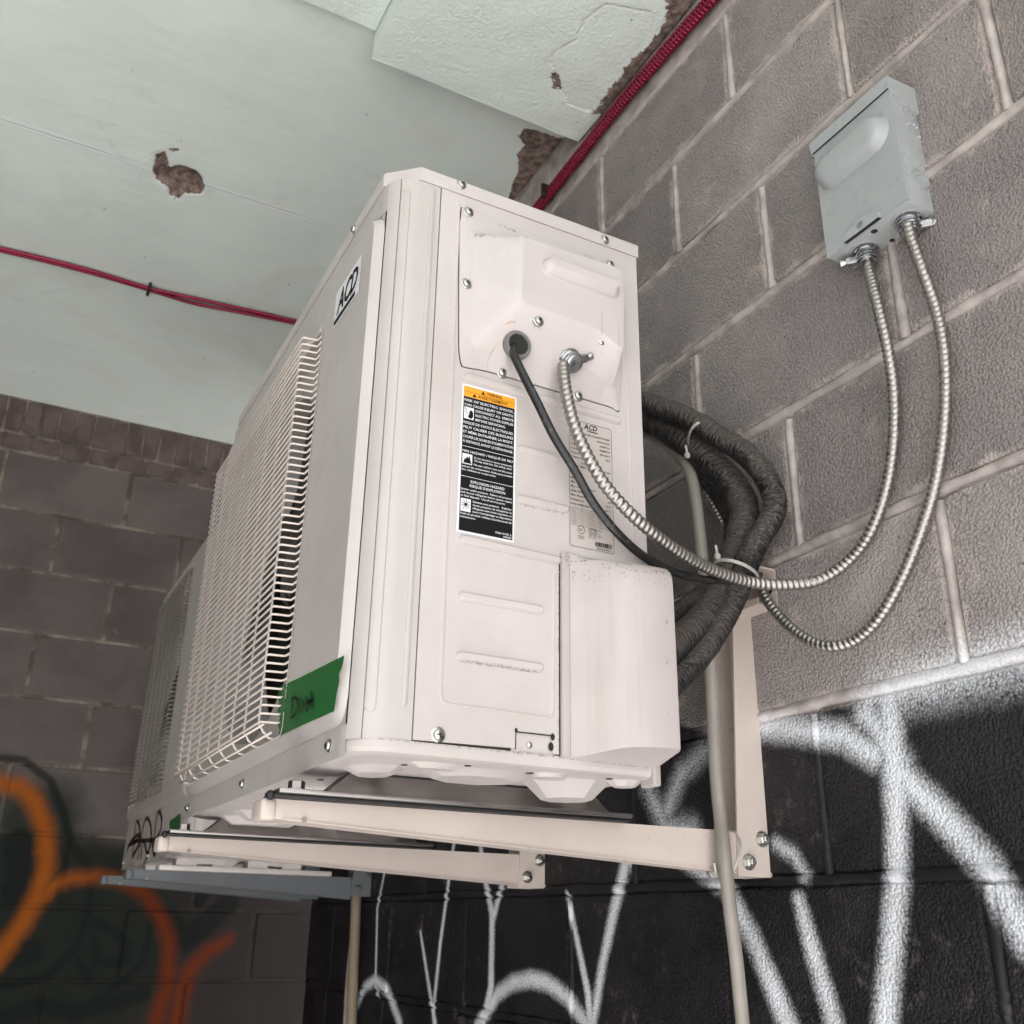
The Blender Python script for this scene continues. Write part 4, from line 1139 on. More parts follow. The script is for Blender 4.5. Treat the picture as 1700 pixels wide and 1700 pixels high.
# ---- labels of the near unit
LY = Y0 - .0004
bm = bmesh.new(); add_poly(bm, [(.3985, .3800), (.4655, .3800), (.4665, .381), (.4672, .5555), (.4660, .557), (.3998, .557), (.399, .5560)], SIDE(LY))
fix(bm); WL = part('warning_label', bm, M_PRINTW, AC)
bm = bmesh.new(); add_rect(bm, .4010, .4645, .3825, .5415, SIDE(LY - .0003)); part('black_field', bm, M_PRINTK, WL)
bm = bmesh.new(); add_rect(bm, .4010, .4648, .5417, .5545, SIDE(LY - .0003)); part('orange_field', bm, M_ORANGE, WL)
T = SIDE(LY - .0006)
bm = bmesh.new()
add_text(bm, 'WARNING', .4290, .4480, .5492, .5531, T, .012); add_text(bm, 'AVERTISSEMENT', .4185, .4560, .5430, .5468, T, .008)
add_rect(bm, .4012, .4646, .5478, .5481, T)
for cx, cz_ in ((.4245, .5490), (.4140, .5428)):
    add_poly(bm, [(cx - .0024, cz_), (cx + .0024, cz_), (cx, cz_ + .0044)], T)
part('lettering', bm, M_PRINTK, WL)
bm = bmesh.new()
b_ = .012
for s_, a0, a1, zc, h in (('RISK OF ELECTRIC SHOCK,', .4020, .4635, .5372, .0030), ('CAN CAUSE INJURY OR DEATH.', .4020, .4635, .5316, .0030),
    ('DISCONNECT ALL  REMOTE', .4160, .4630, .5262, .0029), ('ELECTRIC POWER SUPPLIES', .4160, .4630, .5208, .0029), ('BEFORE SERVICING.', .4160, .4535, .5154, .0029),
    ('RISQUE DE CHOCS ÉLECTRIQUES,', .4018, .4632, .5095, .0030), ('PEUT CAUSER DES BLESSURES', .4018, .4632, .5038, .0030), ('ET MÊME ENTRAÎNER LA MORT.', .4018, .4632, .4981, .0030),
    ("COUPER LES SOURCES D'ALIMENTATION", .4018, .4632, .4924, .0030), ('À DISTANCE AVANT LE DÉPANNAGE.', .4018, .4632, .4867, .0030),
    ('FIRE HAZARD / RISQUE DE FEU', .4020, .4632, .4750, .0026),
    ('EXPLOSION HAZARD', .4130, .4535, .4400, .0030), ("RISQUE D'EXPLOSION", .4120, .4545, .4352, .0030)):
    add_text(bm, s_, a0, a1, zc - h / 2, zc + h / 2, T, b_)
for s_, a0, a1, zc in (('Do not use torch to remove components,', .4160, .4630, .4694), ('Oil may catch fire. Use tubing cutter.', .4160, .4630, .4658), ('Ne pas utiliser une torche pour', .4160, .4630, .4610),
    ('enlever les composantes. Huile peut prendre', .4018, .4630, .4568), ('feu. Utilisez un coupe-tube.', .4018, .4430, .4530),
    ('System under pressure.  Relieve all pressure', .4018, .4630, .4302), ('and recover refrigerant before system repairs', .4018, .4630, .4264), ('or final disposal.  Use all service ports.', .4018, .4550, .4226),
    ('Systeme sous pression.   Relâcher', .4160, .4630, .4176), ('toute pression et récupérer le', .4160, .4630, .4138), ('réfrigérant avant toute réparation ou', .4160, .4630, .4100), ("avant l'entreposage ou disposition", .4160, .4630, .4062),
    ('finale du produit. Utiliser tous les ports de', .4018, .4630, .4022), ('maintenance.', .4018, .4200, .3984), ('D3060-101 REV. A', .4440, .4632, .3880), ('W0W002', .4530, .4632, .3846)):
    add_text(bm, s_, a0, a1, zc - .0011, zc + .0011, T, .012)
for z in (.4805, .4450): add_rect(bm, .4010, .4645, z - .00025, z + .00025, T)
for z0_, z1_ in ((.5140, .5285), (.4595, .4718), (.4045, .4192)): add_rect(bm, .4020, .4138, z0_, z1_, T)
part('lettering', bm, M_PRINTW, WL)
bm = bmesh.new(); T2 = SIDE(LY - .0009)
add_poly(bm, [(.4065, .5165), (.4085, .5150), (.4115, .5150), (.4130, .5180), (.4128, .5230), (.4105, .5255), (.4085, .5240), (.4080, .5200)], T2)       # hand
add_ribbon(bm, [(.4028, .5275), (.4048, .5240), (.4036, .5225), (.4062, .5200)], .0007, T2)                                                           # shock
add_poly(bm, [(.4030, .4605), (.4130, .4605), (.4112, .4660), (.4105, .4705), (.4088, .4665), (.4075, .4690), (.4058, .4650), (.4048, .4665)], T2)     # flames
for k in range(9):
    a = 2 * math.pi * k / 9; add_ribbon(bm, [(.4079 + .0022 * math.cos(a), .4125 + .0022 * math.sin(a)), (.4079 + .0052 * math.cos(a), .4125 + .0055 * math.sin(a))], .0007, T2)
add_poly(bm, [(.4079 + .0019 * math.cos(t), .4125 + .0019 * math.sin(t)) for t in [2 * math.pi * k / 12 for k in range(12)]], T2)
part('pictogram', bm, M_PRINTK, WL, kind='stuff')

bm = bmesh.new(); add_poly(bm, rrect(.5355, .5950, .3900, .5490, .003, 3, 2), SIDE(LY)); fix(bm); SL = part('rating_label', bm, M_PLATE, AC)
bm = bmesh.new(); T = SIDE(LY - .0004)
out_, in_ = rrect(.5362, .5943, .3907, .5483, .003, 3, 2), rrect(.5366, .5939, .3911, .5479, .0027, 3, 2)
loops(bm, [[T(*p) for p in out_], [T(*p) for p in in_]])
add_text(bm, 'ACD', .5560, .5745, .5402, .5468, T, .02, .25); add_rect(bm, .5610, .5750, .5372, .5384, T)
add_text(bm, 'SPLIT SYSTEM AIR CONDITIONER', .5375, .5915, .5316, .5342, T, .006)
rows_ = [('Model', 'ACDH18X-HR230'), ('Cooling Capacity', '18000BTU/h'), ('Heating Capacity', '18000BTU/h'), ('Voltage/Phase', '208-230V/1'), ('Frequency', '60Hz'), ('Compressor', ''), ('', ''), ('Outdoor Motor', '12.8A'), ('', ''), ('Indoor', ''), ('Max. Fuse', ''), ('Min. Circuit', ''), ('Max. Design Pressure', ''), ('High Side', ''), ('Max. Breaker Size', '25A'), ('Refrigerant', 'R410A'), ('Date of Manufacture', '2021.6')]
for k, (a, b) in enumerate(rows_):
    z = .5275 - k * .00535
    if a: add_text(bm, a, .5380, .5380 + .0016 * len(a), z - .0011, z + .0011, T, .008)
    if b: add_text(bm, b, .5915 - .0014 * len(b), .5915, z - .0011 , z + .0011, T, .008)
for s_, x_, z_ in (('RLA', .5520, .4945), ('LRA', .5520, .4895)): add_text(bm, s_, x_, x_ + .0045, z_ - .0012, z_ + .0012, T, .01)
for k in range(9):
    z = .4372 - k * .0026; add_text(bm, 'Suitable for outdoor use. Intended for installation by qualified', .5380, .5910 if k < 8 else .5700, z - .0007, z + .0007, T, .0)
add_text(bm, 'ETL', .5488, .5532, .4105, .4130, T, .02)
o_ = [(.5510 + .0046 * math.cos(t), .4118 + .0052 * math.sin(t)) for t in [2 * math.pi * k / 20 for k in range(20)]]; i_ = [(.5510 + .0040 * math.cos(t), .4118 + .0046 * math.sin(t)) for t in [2 * math.pi * k / 20 for k in range(20)]]
loops(bm, [[T(*p) for p in o_], [T(*p) for p in i_]])
for s_, z_ in (('CONFORMS TO UL', .4150), ('STD. 1995', .4125), ('CERTIFIED TO', .4100), ('CSA STD. C22.2', .4075), ('NO. 236', .4050)): add_text(bm, s_, .5605, .5605 + .0013 * len(s_), z_ - .0009, z_ + .0009, T, .006)
for s_, z_ in (('Intertek', .4045), ('3070754', .4018)): add_text(bm, s_, .5470, .5550, z_ - .0009, z_ + .0009, T, .006)
x = .5690; rnd = random.Random(3)
while x < .5905:
    w_ = rnd.choice((.0003, .0005, .0008)); add_rect(bm, x, min(x + w_, .591), .3958, .4012, T); x += w_ + rnd.choice((.0003, .0004, .0006))
add_text(bm, '80200464027', .5710, .5895, .3926, .3946, T, .008)
part('lettering', bm, M_PRINTK, SL)

# front badge: black letters on a white sticker, read from the room side (towards the camera is "right")
xr = .302 - .010
bm = bmesh.new(); add_rect(bm, .960, 1.054, .6810, .7345, FRNT(xr - .0005)); part('badge', bm, M_PRINTW, AC)
badge = AC.children[-1]
bm = bmesh.new(); B = lambda a, b: (xr - .0009, 1.054 - a, b)
add_text(bm, 'ACD', .010, .086, .6965, .7270, B, .028, .25, .95); add_rect(bm, .003, .080, .6845, .6912, B)
part('lettering', bm, M_PRINTK, badge)

# strip of green tape with a hand-written name
bm = bmesh.new()
top = [(1.1303,0.2468), (1.1184,0.248), (1.0451,0.2431), (0.9618,0.2388), (0.9097,0.2361), (0.9027,0.2357)]
bot = [(1.1135,0.1893), (1.0946,0.1899), (1.0273,0.1885), (0.9663,0.1867), (0.9289,0.1858), (0.9199,0.1854)]
right = [(0.9027,0.2357), (0.9045,0.2291), (0.907,0.225), (0.9144,0.2195), (0.9111,0.2131), (0.9157,0.2036), (0.9176,0.197), (0.9199,0.1854)]
left = [(1.1135,0.1893), (1.1115,0.197), (1.1217,0.2045), (1.1143,0.2107), (1.128,0.221), (1.1239,0.2299), (1.1347,0.2386), (1.1303,0.2468)]
pts = top[:-1] + right + bot[::-1][1:-1] + left[:-1]
rim = [(xr - .0007, a, b) for a, b in pts]
c = (sum(p[0] for p in pts) / len(pts), sum(p[1] for p in pts) / len(pts))
rows = [rim] + [[(xr - .0009 - (.0004 * math.sin(a * 90 + b * 60)), a + (c[0] - a) * f, b + (c[1] - b) * f) for a, b in pts] for f in (.25, .5, .75)]
loops(bm, rows, cap1=True); fix(bm)
tape = part('green_tape', bm, M_TAPE, AC, 60, label='strip of green painter tape with a name written in black marker')
bm = bmesh.new(); G = FRNT(xr - .0030)
for pts in ([(1.0632,0.2228), (1.0599,0.2067)], [(1.0627,0.2021), (1.0474,0.2028), (1.0388,0.2095), (1.0438,0.2181), (1.0543,0.2232), (1.0678,0.223)], [(1.0331,0.2187), (1.032,0.2021)], [(1.0203,0.1989), (1.0223,0.2149), (1.013,0.2058), (1.0089,0.2156), (1.0055,0.1983)], [(0.9996,0.1992), (0.9946,0.2191), (0.9855,0.1992)], [(1.0066,0.2083), (0.9844,0.2087)]):
    add_ribbon(bm, [tuple(p) for p in pts], .0032, G)
part('handwriting', bm, M_PRINTK, tape)
# tape end and scribble on the far unit
bm = bmesh.new(); X2 = .421 - .0016
add_poly(bm, [(2.4761,0.2119), (2.454,0.2116), (2.3613,0.2184), (2.3255,0.1782), (2.3383,0.1593), (2.3979,0.1477), (2.4432,0.1604), (2.4362,0.1792), (2.4752,0.2013)], FRNT(X2)); fix(bm)
part('green_tape', bm, M_TAPE, AC2)
bm = bmesh.new()
E0 = lambda pts: [(150 + u / 5.667, 1280 + v / 5.667) for u, v in pts]
for pts in ([(3.0917,0.177), (3.0395,0.1993), (2.9265,0.2094), (2.874,0.1955), (2.9185,0.1711), (2.972,0.1541)], [(2.9677,0.16), (2.9967,0.2498), (2.906,0.2186), (2.9228,0.1955), (3.0845,0.1908)], [(2.8717,0.1436), (2.8648,0.2159), (2.8258,0.2444), (2.7382,0.2174), (2.7042,0.1698), (2.7626,0.1275)], [(2.6418,0.1471), (2.6702,0.2182), (2.6527,0.2464), (2.5943,0.225), (2.587,0.1971), (2.6358,0.1783), (2.5351,0.1816)], [(2.9948,0.1967), (2.5214,0.1741)], [(2.8234,0.1429), (2.8209,0.1894), (2.7221,0.151), (2.7006,0.185), (2.622,0.1435), (2.6003,0.1748)]):
    P2 = catmull([(a, b, 0) for a, b in pts], 5)
    add_ribbon(bm, [(p.x, p.y) for p in P2], .010, FRNT(X2))
part('scribble', bm, M_SCRIBBLE, AC2, label='black marker scribble')

# ---------------------------------------------------------------- wall brackets
def bracket_set(label, ys, mat, tip, wall_h, group, zt=.115, bolts=True, top=True, s=1.0):
    B = empty('wall_bracket', (WX, sum(ys) / 2, .06), label, 'bracket', group)
    for yy in ys:
        bm = bmesh.new()       # tapering arm: web facing the camera, flanges turned away from it
        xw = .857
        zb0, zb1 = zt - .019, zt - .049
        T_ = .003; D_ = .036
        web = [(tip, yy, zb0), (xw, yy, zb1), (xw, yy, zt), (tip, yy, zt)]
        loops(bm, [web, [(x, y + T_, z) for x, y, z in web]], True, True)
        bot_ = [(tip, yy + T_, zb0), (xw, yy + T_, zb1), (xw, yy + D_, zb1), (tip, yy + D_, zb0)]
        loops(bm, [bot_, [(x, y, z + T_) for x, y, z in bot_]], True, True)
        lip = [(tip + .012, yy - .0016, zb0 - .0008), (xw - .003, yy - .0016, zb1 - .0008), (xw - .003, yy + .006, zb1 - .0008), (tip + .012, yy + .006, zb0 - .0008)]
        loops(bm, [lip, [(x, y, z + .0016) for x, y, z in lip]], True, True)
        top_ = [(tip, yy + T_, zt - T_), (xw, yy + T_, zt - T_), (xw, yy + D_, zt - T_), (tip, yy + D_, zt - T_)]
        loops(bm, [top_, [(x, y, z + T_) for x, y, z in top_]], True, True)
        fix(bm); arm = part('arm', bm, mat, B, 20)
        bm = bmesh.new(); box(bm, tip - .010, tip + .0065, yy - .002, yy + D_ + .002, zb0 - .002, zt + .0005, .0045, 3)
        fix(bm); part('end_cap', bm, mat, arm, 40)
        bm = bmesh.new(); cyl(bm, (tip + .035, yy - .0025, zb0 + .0005), (0, 1, 0), .0028, .0028, .004, 10); part('rivet', bm, M_STEEL, arm, 40)
        bm = bmesh.new()       # upright channel: near flange, web on the wall, far flange
        zu = .445 if top else .30
        fl_ = [(.8545, yy - .0032, .062), (.9085, yy - .0032, .062), (.9085, yy - .0032, zu), (.8775, yy - .0032, zu)]
        loops(bm, [fl_, [(x, y + .0028, z) for x, y, z in fl_]], True, True)
        box(bm, .9055, .9085, yy, yy + .048, .062, zu); 
        fl2 = [(.8600, yy + .046, .062), (.9050, yy + .046, .062), (.9050, yy + .046, zu), (.8790, yy + .046, zu)]
        loops(bm, [fl2, [(x, y + .0028, z) for x, y, z in fl2]], True, True)
        fix(bm); upr = part('upright', bm, mat, B, 20)
        if bolts:
            for x, z in ((.896, .107), (.872, .079)):
                bm = bmesh.new()
                lathe(bm, (x, yy - .0032, z), (0, -1, 0), [(0, .0098), (.0012, .0098)], 20, False, True)
                lathe(bm, (x, yy - .0044, z), (0, -1, 0), [(0, .0075), (.0055, .0075), (.0065, .0062)], 6, False, True)
                lathe(bm, (x, yy - .0100, z), (0, -1, 0), [(0, .0040), (.0035, .0038), (.004, .003)], 12, False, True)
                fix(bm); part('bolt', bm, M_SCREW if mat is M_BRKT else M_GREY, upr, 25)
    if top:                    # crossbar: channel along the wall, open towards the room
        bm = bmesh.new(); ya, yb = min(ys) - .058, max(ys) + .16
        box(bm, .905, .9085, ya, yb, .398, .452)
        box(bm, .872, .9048, ya, yb, .398, .4008); box(bm, .872, .9048, ya, yb, .4492, .452)
        box(bm, .872, .8745, ya, yb, .4009, .4075); box(bm, .872, .8745, ya, yb, .4428, .4491)
        fix(bm); cb = part('crossbar', bm, mat, B, 20)
        bm = bmesh.new(); st = [(a, b) for a, b in stadium((ya + .012, .426), (ya + .030, .426), .0065, 6)]
        add_poly(bm, st, lambda a, b: (.9046, a, b)); part('slot', bm, M_DARK, cb)
        bm = bmesh.new(); lathe(bm, (.905, ya + .020, .426), (-1, 0, 0), [(0, .008), (.006, .008), (.008, .005)], 6, False, True); fix(bm); part('wall_bolt', bm, M_SCREW, cb, 25)
    return B
bracket_set('cream steel wall bracket carrying the near air conditioner', (1.033, 1.606), M_BRKT, .270, .33, 'steel wall brackets')
bracket_set('dark grey steel wall bracket under the far air conditioner', (2.46, 2.87), M_GREY, .350, .28, 'steel wall brackets', zt=.104, top=False)

# ---------------------------------------------------------------- disconnect box
DX, DY0, DY1, DZ0, DZ1 = .861, .645, .777, .8125, 1.003
D = empty('disconnect_box', (.888, .711, .8125), 'light grey metal disconnect box screwed to the block wall at upper right', 'electrical box')
bm = bmesh.new(); box(bm, DX + .001, .907, DY0 + .001, DY1 - .001, DZ0, DZ1 - .010, .0012); fix(bm); part('body', bm, M_BOX, D, 30)
bm = bmesh.new()    # front cover with the long pressed bulge
cx = DX - .0012
loops(bm, [[(DX + .004, DY0 - .0005, DZ0 + .0015), (DX + .004, DY1 + .0005, DZ0 + .0015), (DX + .004, DY1 + .0005, .988), (DX + .004, DY0 - .0005, .988)],
           [(cx, DY0 - .0005, DZ0 + .0015), (cx, DY1 + .0005, DZ0 + .0015), (cx, DY1 + .0005, .988), (cx, DY0 - .0005, .988)]], cap1=True)
def bul(r, x, dz=0): return [(x, a, b + dz) for a, b in stadium((.680, .9365), (.7475, .9365), r, 10)]
loops(bm, [bul(.0270, cx + .0002), bul(.0264, cx - .0010), bul(.0245, cx - .0065), bul(.0218, cx - .0125), bul(.0175, cx - .0163), bul(.010, cx - .0180), bul(.002, cx - .0183)], cap1=True)
fix(bm); part('cover', bm, M_BOX, D, 40)
bm = bmesh.new()    # rain lid folded over the top
lp = [(cx - .003, .9865), (cx - .0045, 1.0035), (.909, 1.006), (.909, .9655), (.905, .9635), (.882, .9655), (.866, .9800)]
loops(bm, [[(x, DY0 - .003, z) for x, z in lp], [(x, DY1 + .003, z) for x, z in lp]], True, True)
fix(bm); dl = part('lid', bm, M_BOX, D, 20)
bm = bmesh.new(); box(bm, cx - .0026, cx, DY0 - .0006, DY1 + .0006, .9850, .9864); part('lid_gap', bm, M_DARK, dl)
ring_ = lambda bm, c, ax, r: lathe(bm, c, ax, [(0, r), (.0017, r - .0004), (.0017, r - .0012), (0, r - .0016)], 26, False, False)
bm = bmesh.new(); ring_(bm, (.8905, DY0 + .0008, .856), (0, -1, 0), .0150); ring_(bm, (.8915, DY0 + .0008, .8535), (0, -1, 0), .0105); fix(bm); part('knockout', bm, M_BOX, D, 40)
bm = bmesh.new()
for x, z in ((.8875, .966), (.8905, .9450), (.8980, .9465), (.9030, .9440), (.9040, .9290), (.8860, .9415)):
    lathe(bm, (x, DY0 + .001, z), (0, -1, 0), [(0, .0026), (.0012, .0022), (.0018, .001)], 10, False, True)
fix(bm); part('dimple', bm, M_BOX, D, 60)
for yc in (.671, .740):
    bm = bmesh.new()
    for r_ in (.0205, .0165): ring_(bm, (.8895, yc, DZ0 + .0006), (0, 0, -1), r_)
    fix(bm); part('knockout', bm, M_BOX, D, 40)
bm = bmesh.new()
for x, y, r_ in ((.870, .7065, .0042), (.903, .7085, .0034)): cyl(bm, (x, y, DZ0 - .0006), (0, 0, 1), r_, r_, .001, 14)
fix(bm); part('screw_hole', bm, M_DARK, D)
bm = bmesh.new()    # padlock tab
tb = [(.6855, .8135), (.7415, .8135), (.7415, .8200), (.736, .8265), (.724, .8300), (.700, .8300), (.690, .8275), (.6855, .8220)]
loops(bm, [[(cx - .0002, a, b) for a, b in tb], [(cx - .0046, a, b) for a, b in tb]], cap1=True)
fix(bm); tab = part('padlock_tab', bm, M_BOX, D, 30)
bm = bmesh.new(); add_poly(bm, [(.7145 + .0050 * math.cos(t), .8225 + .0046 * math.sin(t)) for t in [2 * math.pi * k / 14 for k in range(14)]], lambda a, b: (cx - .0049, a, b)); part('tab_hole', bm, paint('dull_grey', (.19, .19, .19), .6), tab)
bm = bmesh.new(); box(bm, cx - .0050, cx - .0003, .6850, .7420, .8127, .8134); part('tab_seam', bm, M_DARK, tab)
connector(D, (.8895, .671, DZ0), (.05, -.05, -1), (.7, -.75, 0), 1.0)
connector(D, (.8895, .740, DZ0), (.05, -.05, -1), (-.6, .8, 0), 1.0)

# ---------------------------------------------------------------- cables, hoses, tubes
a_ = [(0.5186,0.8776,0.606), (0.5152,0.8679,0.573), (0.5205,0.8614,0.5288), (0.535,0.8575,0.4894), (0.5571,0.855,0.4545), (0.586,0.8552,0.4296), (0.6224,0.8622,0.4133), (0.6744,0.8772,0.4017), (0.7366,0.8959,0.3969), (0.7981,0.9038,0.3952), (0.8434,0.8901,0.3951), (0.8769,0.8678,0.4006), (0.892,0.8303,0.4177), (0.892,0.7906,0.4434), (0.892,0.7603,0.4867), (0.892,0.7402,0.5414), (0.8896,0.7283,0.6), (0.8795,0.7201,0.6553), (0.8772,0.7233,0.7166), (0.8866,0.7353,0.772), (0.892,0.7415,0.7982)]
tagged(armoured('armoured_cable', a_, .0069, .0072, M_ARM), 'steel armoured cable from the end panel up to the left connector of the grey box', 'cable', 'steel armoured cables')
a_ = [(0.8776,0.6639,0.7967), (0.878,0.6614,0.7703), (0.8816,0.6563,0.7248), (0.8916,0.6551,0.6769), (0.892,0.6537,0.6192), (0.892,0.6618,0.5605), (0.892,0.6766,0.5063), (0.892,0.6967,0.4587), (0.892,0.7226,0.4167), (0.892,0.7536,0.3759), (0.892,0.7935,0.3385), (0.8905,0.834,0.3192), (0.8802,0.8648,0.3168), (0.8743,0.8972,0.3324), (0.8724,0.9319,0.3646), (0.8717,0.9587,0.3996), (0.8778,0.9819,0.4346), (0.8862,1.0196,0.4884), (0.8824,1.0465,0.5394), (0.8768,1.0731,0.5933), (0.8734,1.1173,0.6595), (0.8714,1.1653,0.7156), (0.8698,1.2357,0.7758)]
tagged(armoured('armoured_cable', a_, .0067, .0072, M_ARM), 'steel armoured cable hanging from the right connector of the grey box', 'cable', 'steel armoured cables')
a_ = [(0.4553,0.8859,0.6221), (0.4534,0.8772,0.6009), (0.4628,0.8694,0.5707), (0.478,0.8645,0.538), (0.4984,0.8635,0.5016), (0.5253,0.8637,0.466), (0.5506,0.8676,0.4346), (0.5847,0.8724,0.4072), (0.6275,0.8827,0.3897), (0.6783,0.8954,0.3843), (0.7322,0.9082,0.3884), (0.7769,0.9176,0.3972), (0.8221,0.9307,0.4102), (0.8588,0.952,0.4285)]
tagged(tube('power_cable', a_, .0050, M_CABLE, seg=12, n=8, squash=.72), 'black rubber cable leaving the round bushing and hanging down to the hose bundle', 'cable')

def hose(label, pts, r, dust=1.0):
    P, ds = resample(catmull(pts, 8), .006)
    rnd = random.Random(len(label)); bm = bmesh.new(); T0 = [p.copy() for p in P]
    sweep(bm, P, lambda s, a, i: r * (1 + .05 * noise.noise(Vector((s * 170, math.cos(a) * 1.0, math.sin(a) * 1.0 + len(label)))) + .05 * noise.noise(Vector((s * 25, 4, math.sin(a) * .7)))), 18)
    o = part('insulated_hose', bm, M_FOAM, None, 80)
    me = o.data; at = me.attributes.new('dust', 'FLOAT', 'POINT'); vn = me.vertex_normals
    # grey-brown dust has settled on the sides of the hose that face up and out
    i_ = 0
    n_ = len(P); run = []; turn = []
    for i in range(n_):
        for k in range(18): run.append(i * ds); turn.append(math.cos(2 * math.pi * k / 18))
    for nm, vals in (('run', run), ('turn', turn)):
        t_ = me.attributes.new(nm, 'FLOAT', 'POINT'); t_.data.foreach_set('value', vals)
    at = me.attributes['dust']; vn = me.vertex_normals
    at.data.foreach_set('value', [dust * max(0, min(1, .42 + .75 * (vn[i].vector.z * .75 - vn[i].vector.x * .30 - vn[i].vector.y * .25) + .35 * noise.noise(v.co * 25))) for i, v in enumerate(me.vertices)])
    tagged(o, label, 'hose', 'black foam insulated hoses')
    return o
hose('outermost black foam hose of the loop beside the near unit', [(0.777,1.1411,0.7683), (0.7749,1.0879,0.7276), (0.8006,1.0413,0.6944), (0.8176,1.0004,0.6588), (0.8275,0.9815,0.6359), (0.8404,0.9436,0.598), (0.8534,0.9271,0.5666), (0.8626,0.9192,0.5341), (0.8627,0.919,0.5083), (0.8506,0.9243,0.484), (0.8395,0.9336,0.4632), (0.8322,0.9415,0.4412), (0.8221,0.9478,0.4128), (0.7986,0.9496,0.3696), (0.7679,0.948,0.3285), (0.7353,0.9439,0.2949), (0.6985,0.9415,0.2625), (0.673,0.9391,0.2437)], .0158)
hose('thick wrinkled black foam hose inside the outermost one of the loop', [(0.8006,1.1766,0.7703), (0.8067,1.1214,0.725), (0.8177,1.0746,0.6822), (0.8351,1.0284,0.6314), (0.8507,1.0016,0.593), (0.862,0.9831,0.5545), (0.8631,0.9776,0.5258), (0.8551,0.9759,0.499), (0.8435,0.9773,0.4696), (0.8289,0.975,0.4384), (0.805,0.9688,0.3997), (0.7656,0.9602,0.3572), (0.7234,0.9494,0.3226), (0.6898,0.9411,0.2992), (0.6663,0.9353,0.2856)], .0200)
hose('thin black foam hose on the inner side of the loop', [(0.8244,1.1958,0.755), (0.8449,1.1521,0.7213), (0.8599,1.1055,0.6737), (0.8737,1.0717,0.6261), (0.885,1.0484,0.581), (0.885,1.031,0.5401), (0.8803,1.026,0.5074), (0.8565,1.0086,0.4664), (0.8227,0.9958,0.4267), (0.7724,0.9785,0.389), (0.7285,0.9656,0.3607), (0.6851,0.9502,0.3373)], .0125, .6)
tagged(tube('copper_pipe', [(0.7809,0.9686,0.3483), (0.7467,0.9568,0.32), (0.7165,0.9483,0.2934), (0.6884,0.9408,0.2753)], .006, M_COPPER), 'bare dull copper pipe showing between the split black hoses', 'pipe')
tagged(tube('drain_tube', [(0.8258,1.2151,0.7641), (0.8253,1.1616,0.7227), (0.8278,1.1071,0.6798), (0.8297,1.0648,0.6376), (0.8292,1.0456,0.6009), (0.8243,1.0318,0.5572), (0.819,1.0212,0.5073), (0.8155,1.0142,0.4607), (0.8153,1.0117,0.4007), (0.8229,1.0199,0.3223), (0.8252,1.024,0.2451), (0.8255,1.0248,0.1777), (0.8235,1.0191,0.1264), (0.8169,1.0075,0.0801), (0.8289,1.0185,0.03), (0.8482,1.0361,-0.0296), (0.8759,1.065,-0.1096)], .0085, M_TUBE, seg=14), 'beige plastic drain tube tied to the bracket and running down the wall', 'tube')
def tie(label, c, axis, r, tail, w=.0022, sq=1.0):
    c = Vector(c); a = Vector(axis).normalized(); u = a.orthogonal().normalized(); v = a.cross(u)
    bm = bmesh.new(); rings = []
    for k in range(24):
        t = 2 * math.pi * k / 24; d = u * math.cos(t) + v * math.sin(t) * sq
        rings.append([c + d * r + a * w, c + d * (r + .0012) + a * w, c + d * (r + .0012) - a * w, c + d * r - a * w])
    rings.append(rings[0]); loops(bm, rings); fix(bm)
    bmesh.ops.remove_doubles(bm, verts=bm.verts, dist=1e-6)
    o = part('zip_tie', bm, M_TIE, None, 40); o = tagged(o, label, 'zip tie', 'milky white zip ties')
    t = Vector(tail)
    bm = bmesh.new(); M_ = Matrix.Translation(t); bmesh.ops.create_cube(bm, size=1, matrix=M_ @ Matrix.Diagonal((.007, .0055, .008, 1))); bmesh.ops.bevel(bm, geom=bm.edges[:], offset=.001, segments=2, affect='EDGES')
    part('head', bm, M_TIE, o)
    bm = bmesh.new(); sweep(bm, [t, t + Vector((-.003, -.003, .006)), t + Vector((-.005, -.004, .013))], lambda s, a_, i: .0018, 5); part('tail', bm, M_TIE, o)
    return o
tie('white zip tie round the loop of hoses and drain tube, upper one', [(0.8343,1.0217,0.6465)][0], tuple(np.array([(0.8304,0.9899,0.5883)][0]) - np.array([(0.8146,1.0299,0.6771)][0])), .043, [(0.8076,1.0239,0.6191)][0], .002, .5)
tie('white zip tie gathering cables and hoses where they cross', [(0.8239,0.9579,0.4283)][0], (-.3, .2, -1), .036, [(0.7711,0.9291,0.4311)][0], .0022, .8)
tie('white zip tie holding the drain tube to the bracket arm', [(0.8346,1.0324,0.0854)][0], (.9, 0, -.35), .032, [(0.8151,1.0229,0.0622)][0], .0022, .95)

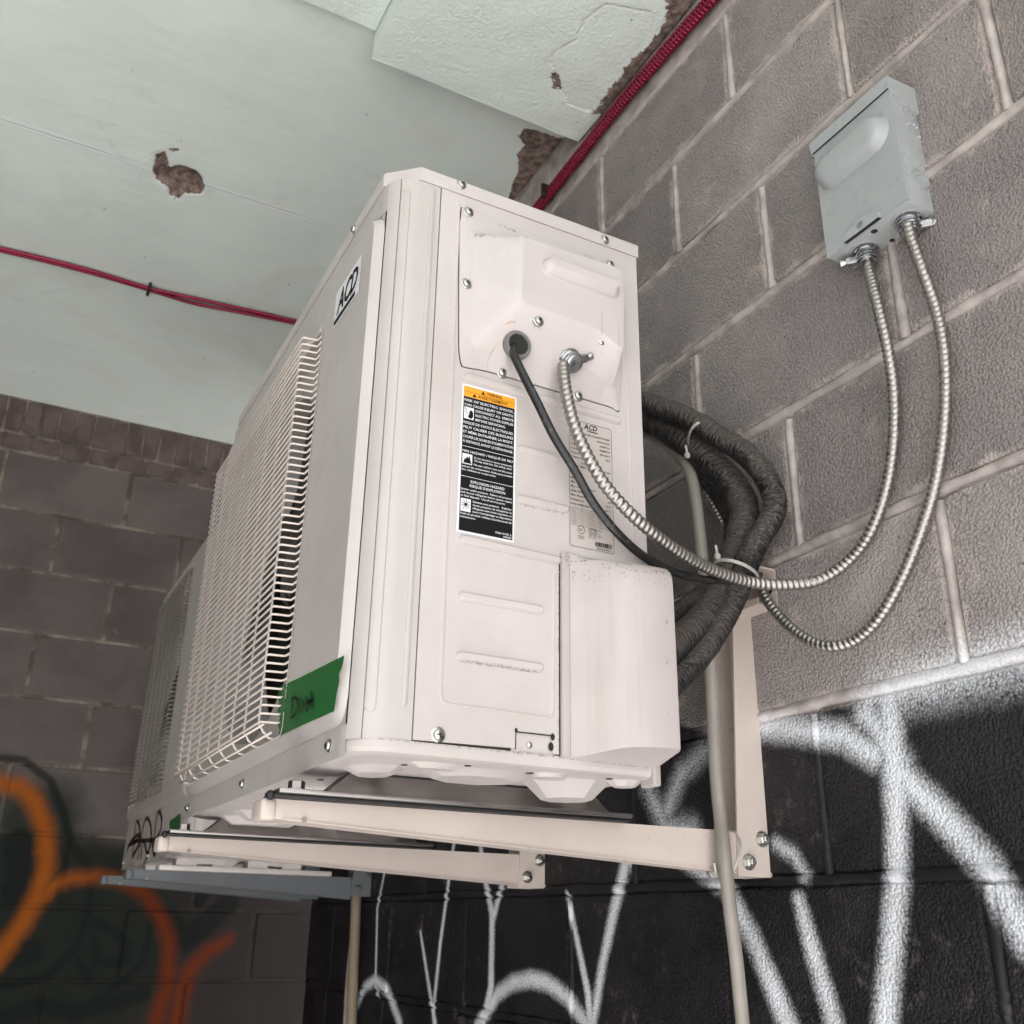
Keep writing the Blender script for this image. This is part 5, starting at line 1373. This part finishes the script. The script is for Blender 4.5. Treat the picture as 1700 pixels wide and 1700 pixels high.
# red armoured cables: a pair in the corner of wall and ceiling, a pair across the ceiling
GRP = 'red armoured cables'
for k, (off_, lb) in enumerate(((0, 'red armoured cable of the pair along the top of the block wall, ceiling side'), (1, 'red armoured cable of the pair along the top of the block wall, wall side'))):
    L = [(.897, y, z) for y, z in ([(0.9278,1.5233), (1.0016,1.5254), (1.1622,1.5326), (1.34,1.5335), (1.5313,1.5242), (1.6268,1.5203), (1.7533,1.5099)])]
    L = [(x, y, z + (.0078 if k == 0 else -.0078)) for x, y, z in L]
    L = [(L[0][0], -.65, L[0][2] + .004), (L[0][0], .15, L[0][2] + .002)] + L
    L += [(.897, 2.1 + .01 * k, L[-1][2]), (.897, 2.92, L[-1][2])]
    tagged(armoured('red_cable', L, .0076, .0086, M_RED, seg=12, per=6, amp=.17), lb, 'cable', GRP)
bm = bmesh.new(); c_ = [(1.5826,1.5293)][0]; box(bm, .880, .910, c_[0] - .004, c_[0] + .004, c_[1] - .019, c_[1] + .019, .003)
o = part('cable_clip', bm, M_BLACKRUB, None, 30); tagged(o, 'dark strap holding the pair of red cables to the wall beside the unit', 'clip')
for k, lb in enumerate(('upper red cable of the pair crossing the ceiling', 'lower red cable of the pair crossing the ceiling')):
    L = [(x, y, 1.645) for x, y in ([(-0.314,2.6015), (-0.1999,2.596), (-0.0822,2.5874), (0.0401,2.5844), (0.1783,2.5913), (0.3156,2.5787), (0.4677,2.5637), (0.6264,2.5512), (0.7926,2.5414)] if k == 0 else [(-0.3139,2.6128), (-0.1994,2.6075), (-0.0812,2.599), (0.0415,2.5962), (0.1798,2.6004), (0.3042,2.6058), (0.4384,2.5872), (0.6294,2.5607), (0.7961,2.5511)])]
    e = Vector(L[-1]) - Vector(L[-3])
    L = [tuple(Vector(L[0]) - (Vector(L[1]) - Vector(L[0])) * 9)] + L + [tuple(Vector(L[-1]) + e * ((.893 - L[-1][0]) / e.x))]
    tagged(armoured('red_cable', L, .0052, .0085, M_RED, seg=8, per=4, amp=.10), lb, 'cable', GRP)
bm = bmesh.new(); c_ = [(0.181,2.5949)][0]; box(bm, c_[0] - .004, c_[0] + .004, c_[1] - .022, c_[1] + .022, 1.632, 1.656, .003)
o = part('cable_clip', bm, M_BLACKRUB, None, 30); tagged(o, 'small dark clip holding the red cables to the ceiling', 'clip')

# tubes running down under the far unit
tagged(tube('drain_pipe', [(.885, y, z) for y, z in [(2.512,0.1442), (2.4948,0.0466), (2.4821,-0.0864), (2.4667,-0.2275)]], .0125, M_TAN, n=4), 'tan drain pipe running down the dark wall below the grey bracket', 'pipe', 'tan pipes below the far unit')
tagged(tube('drain_pipe', [(.893, y, z) for y, z in [(2.5212,0.006), (2.5333,-0.0749), (2.5365,-0.154), (2.5306,-0.233)]], .0060, M_TUBE, n=4), 'thin pale tube just left of the tan drain pipe', 'pipe', 'tan pipes below the far unit')
bpy.data.objects.remove(TXO)
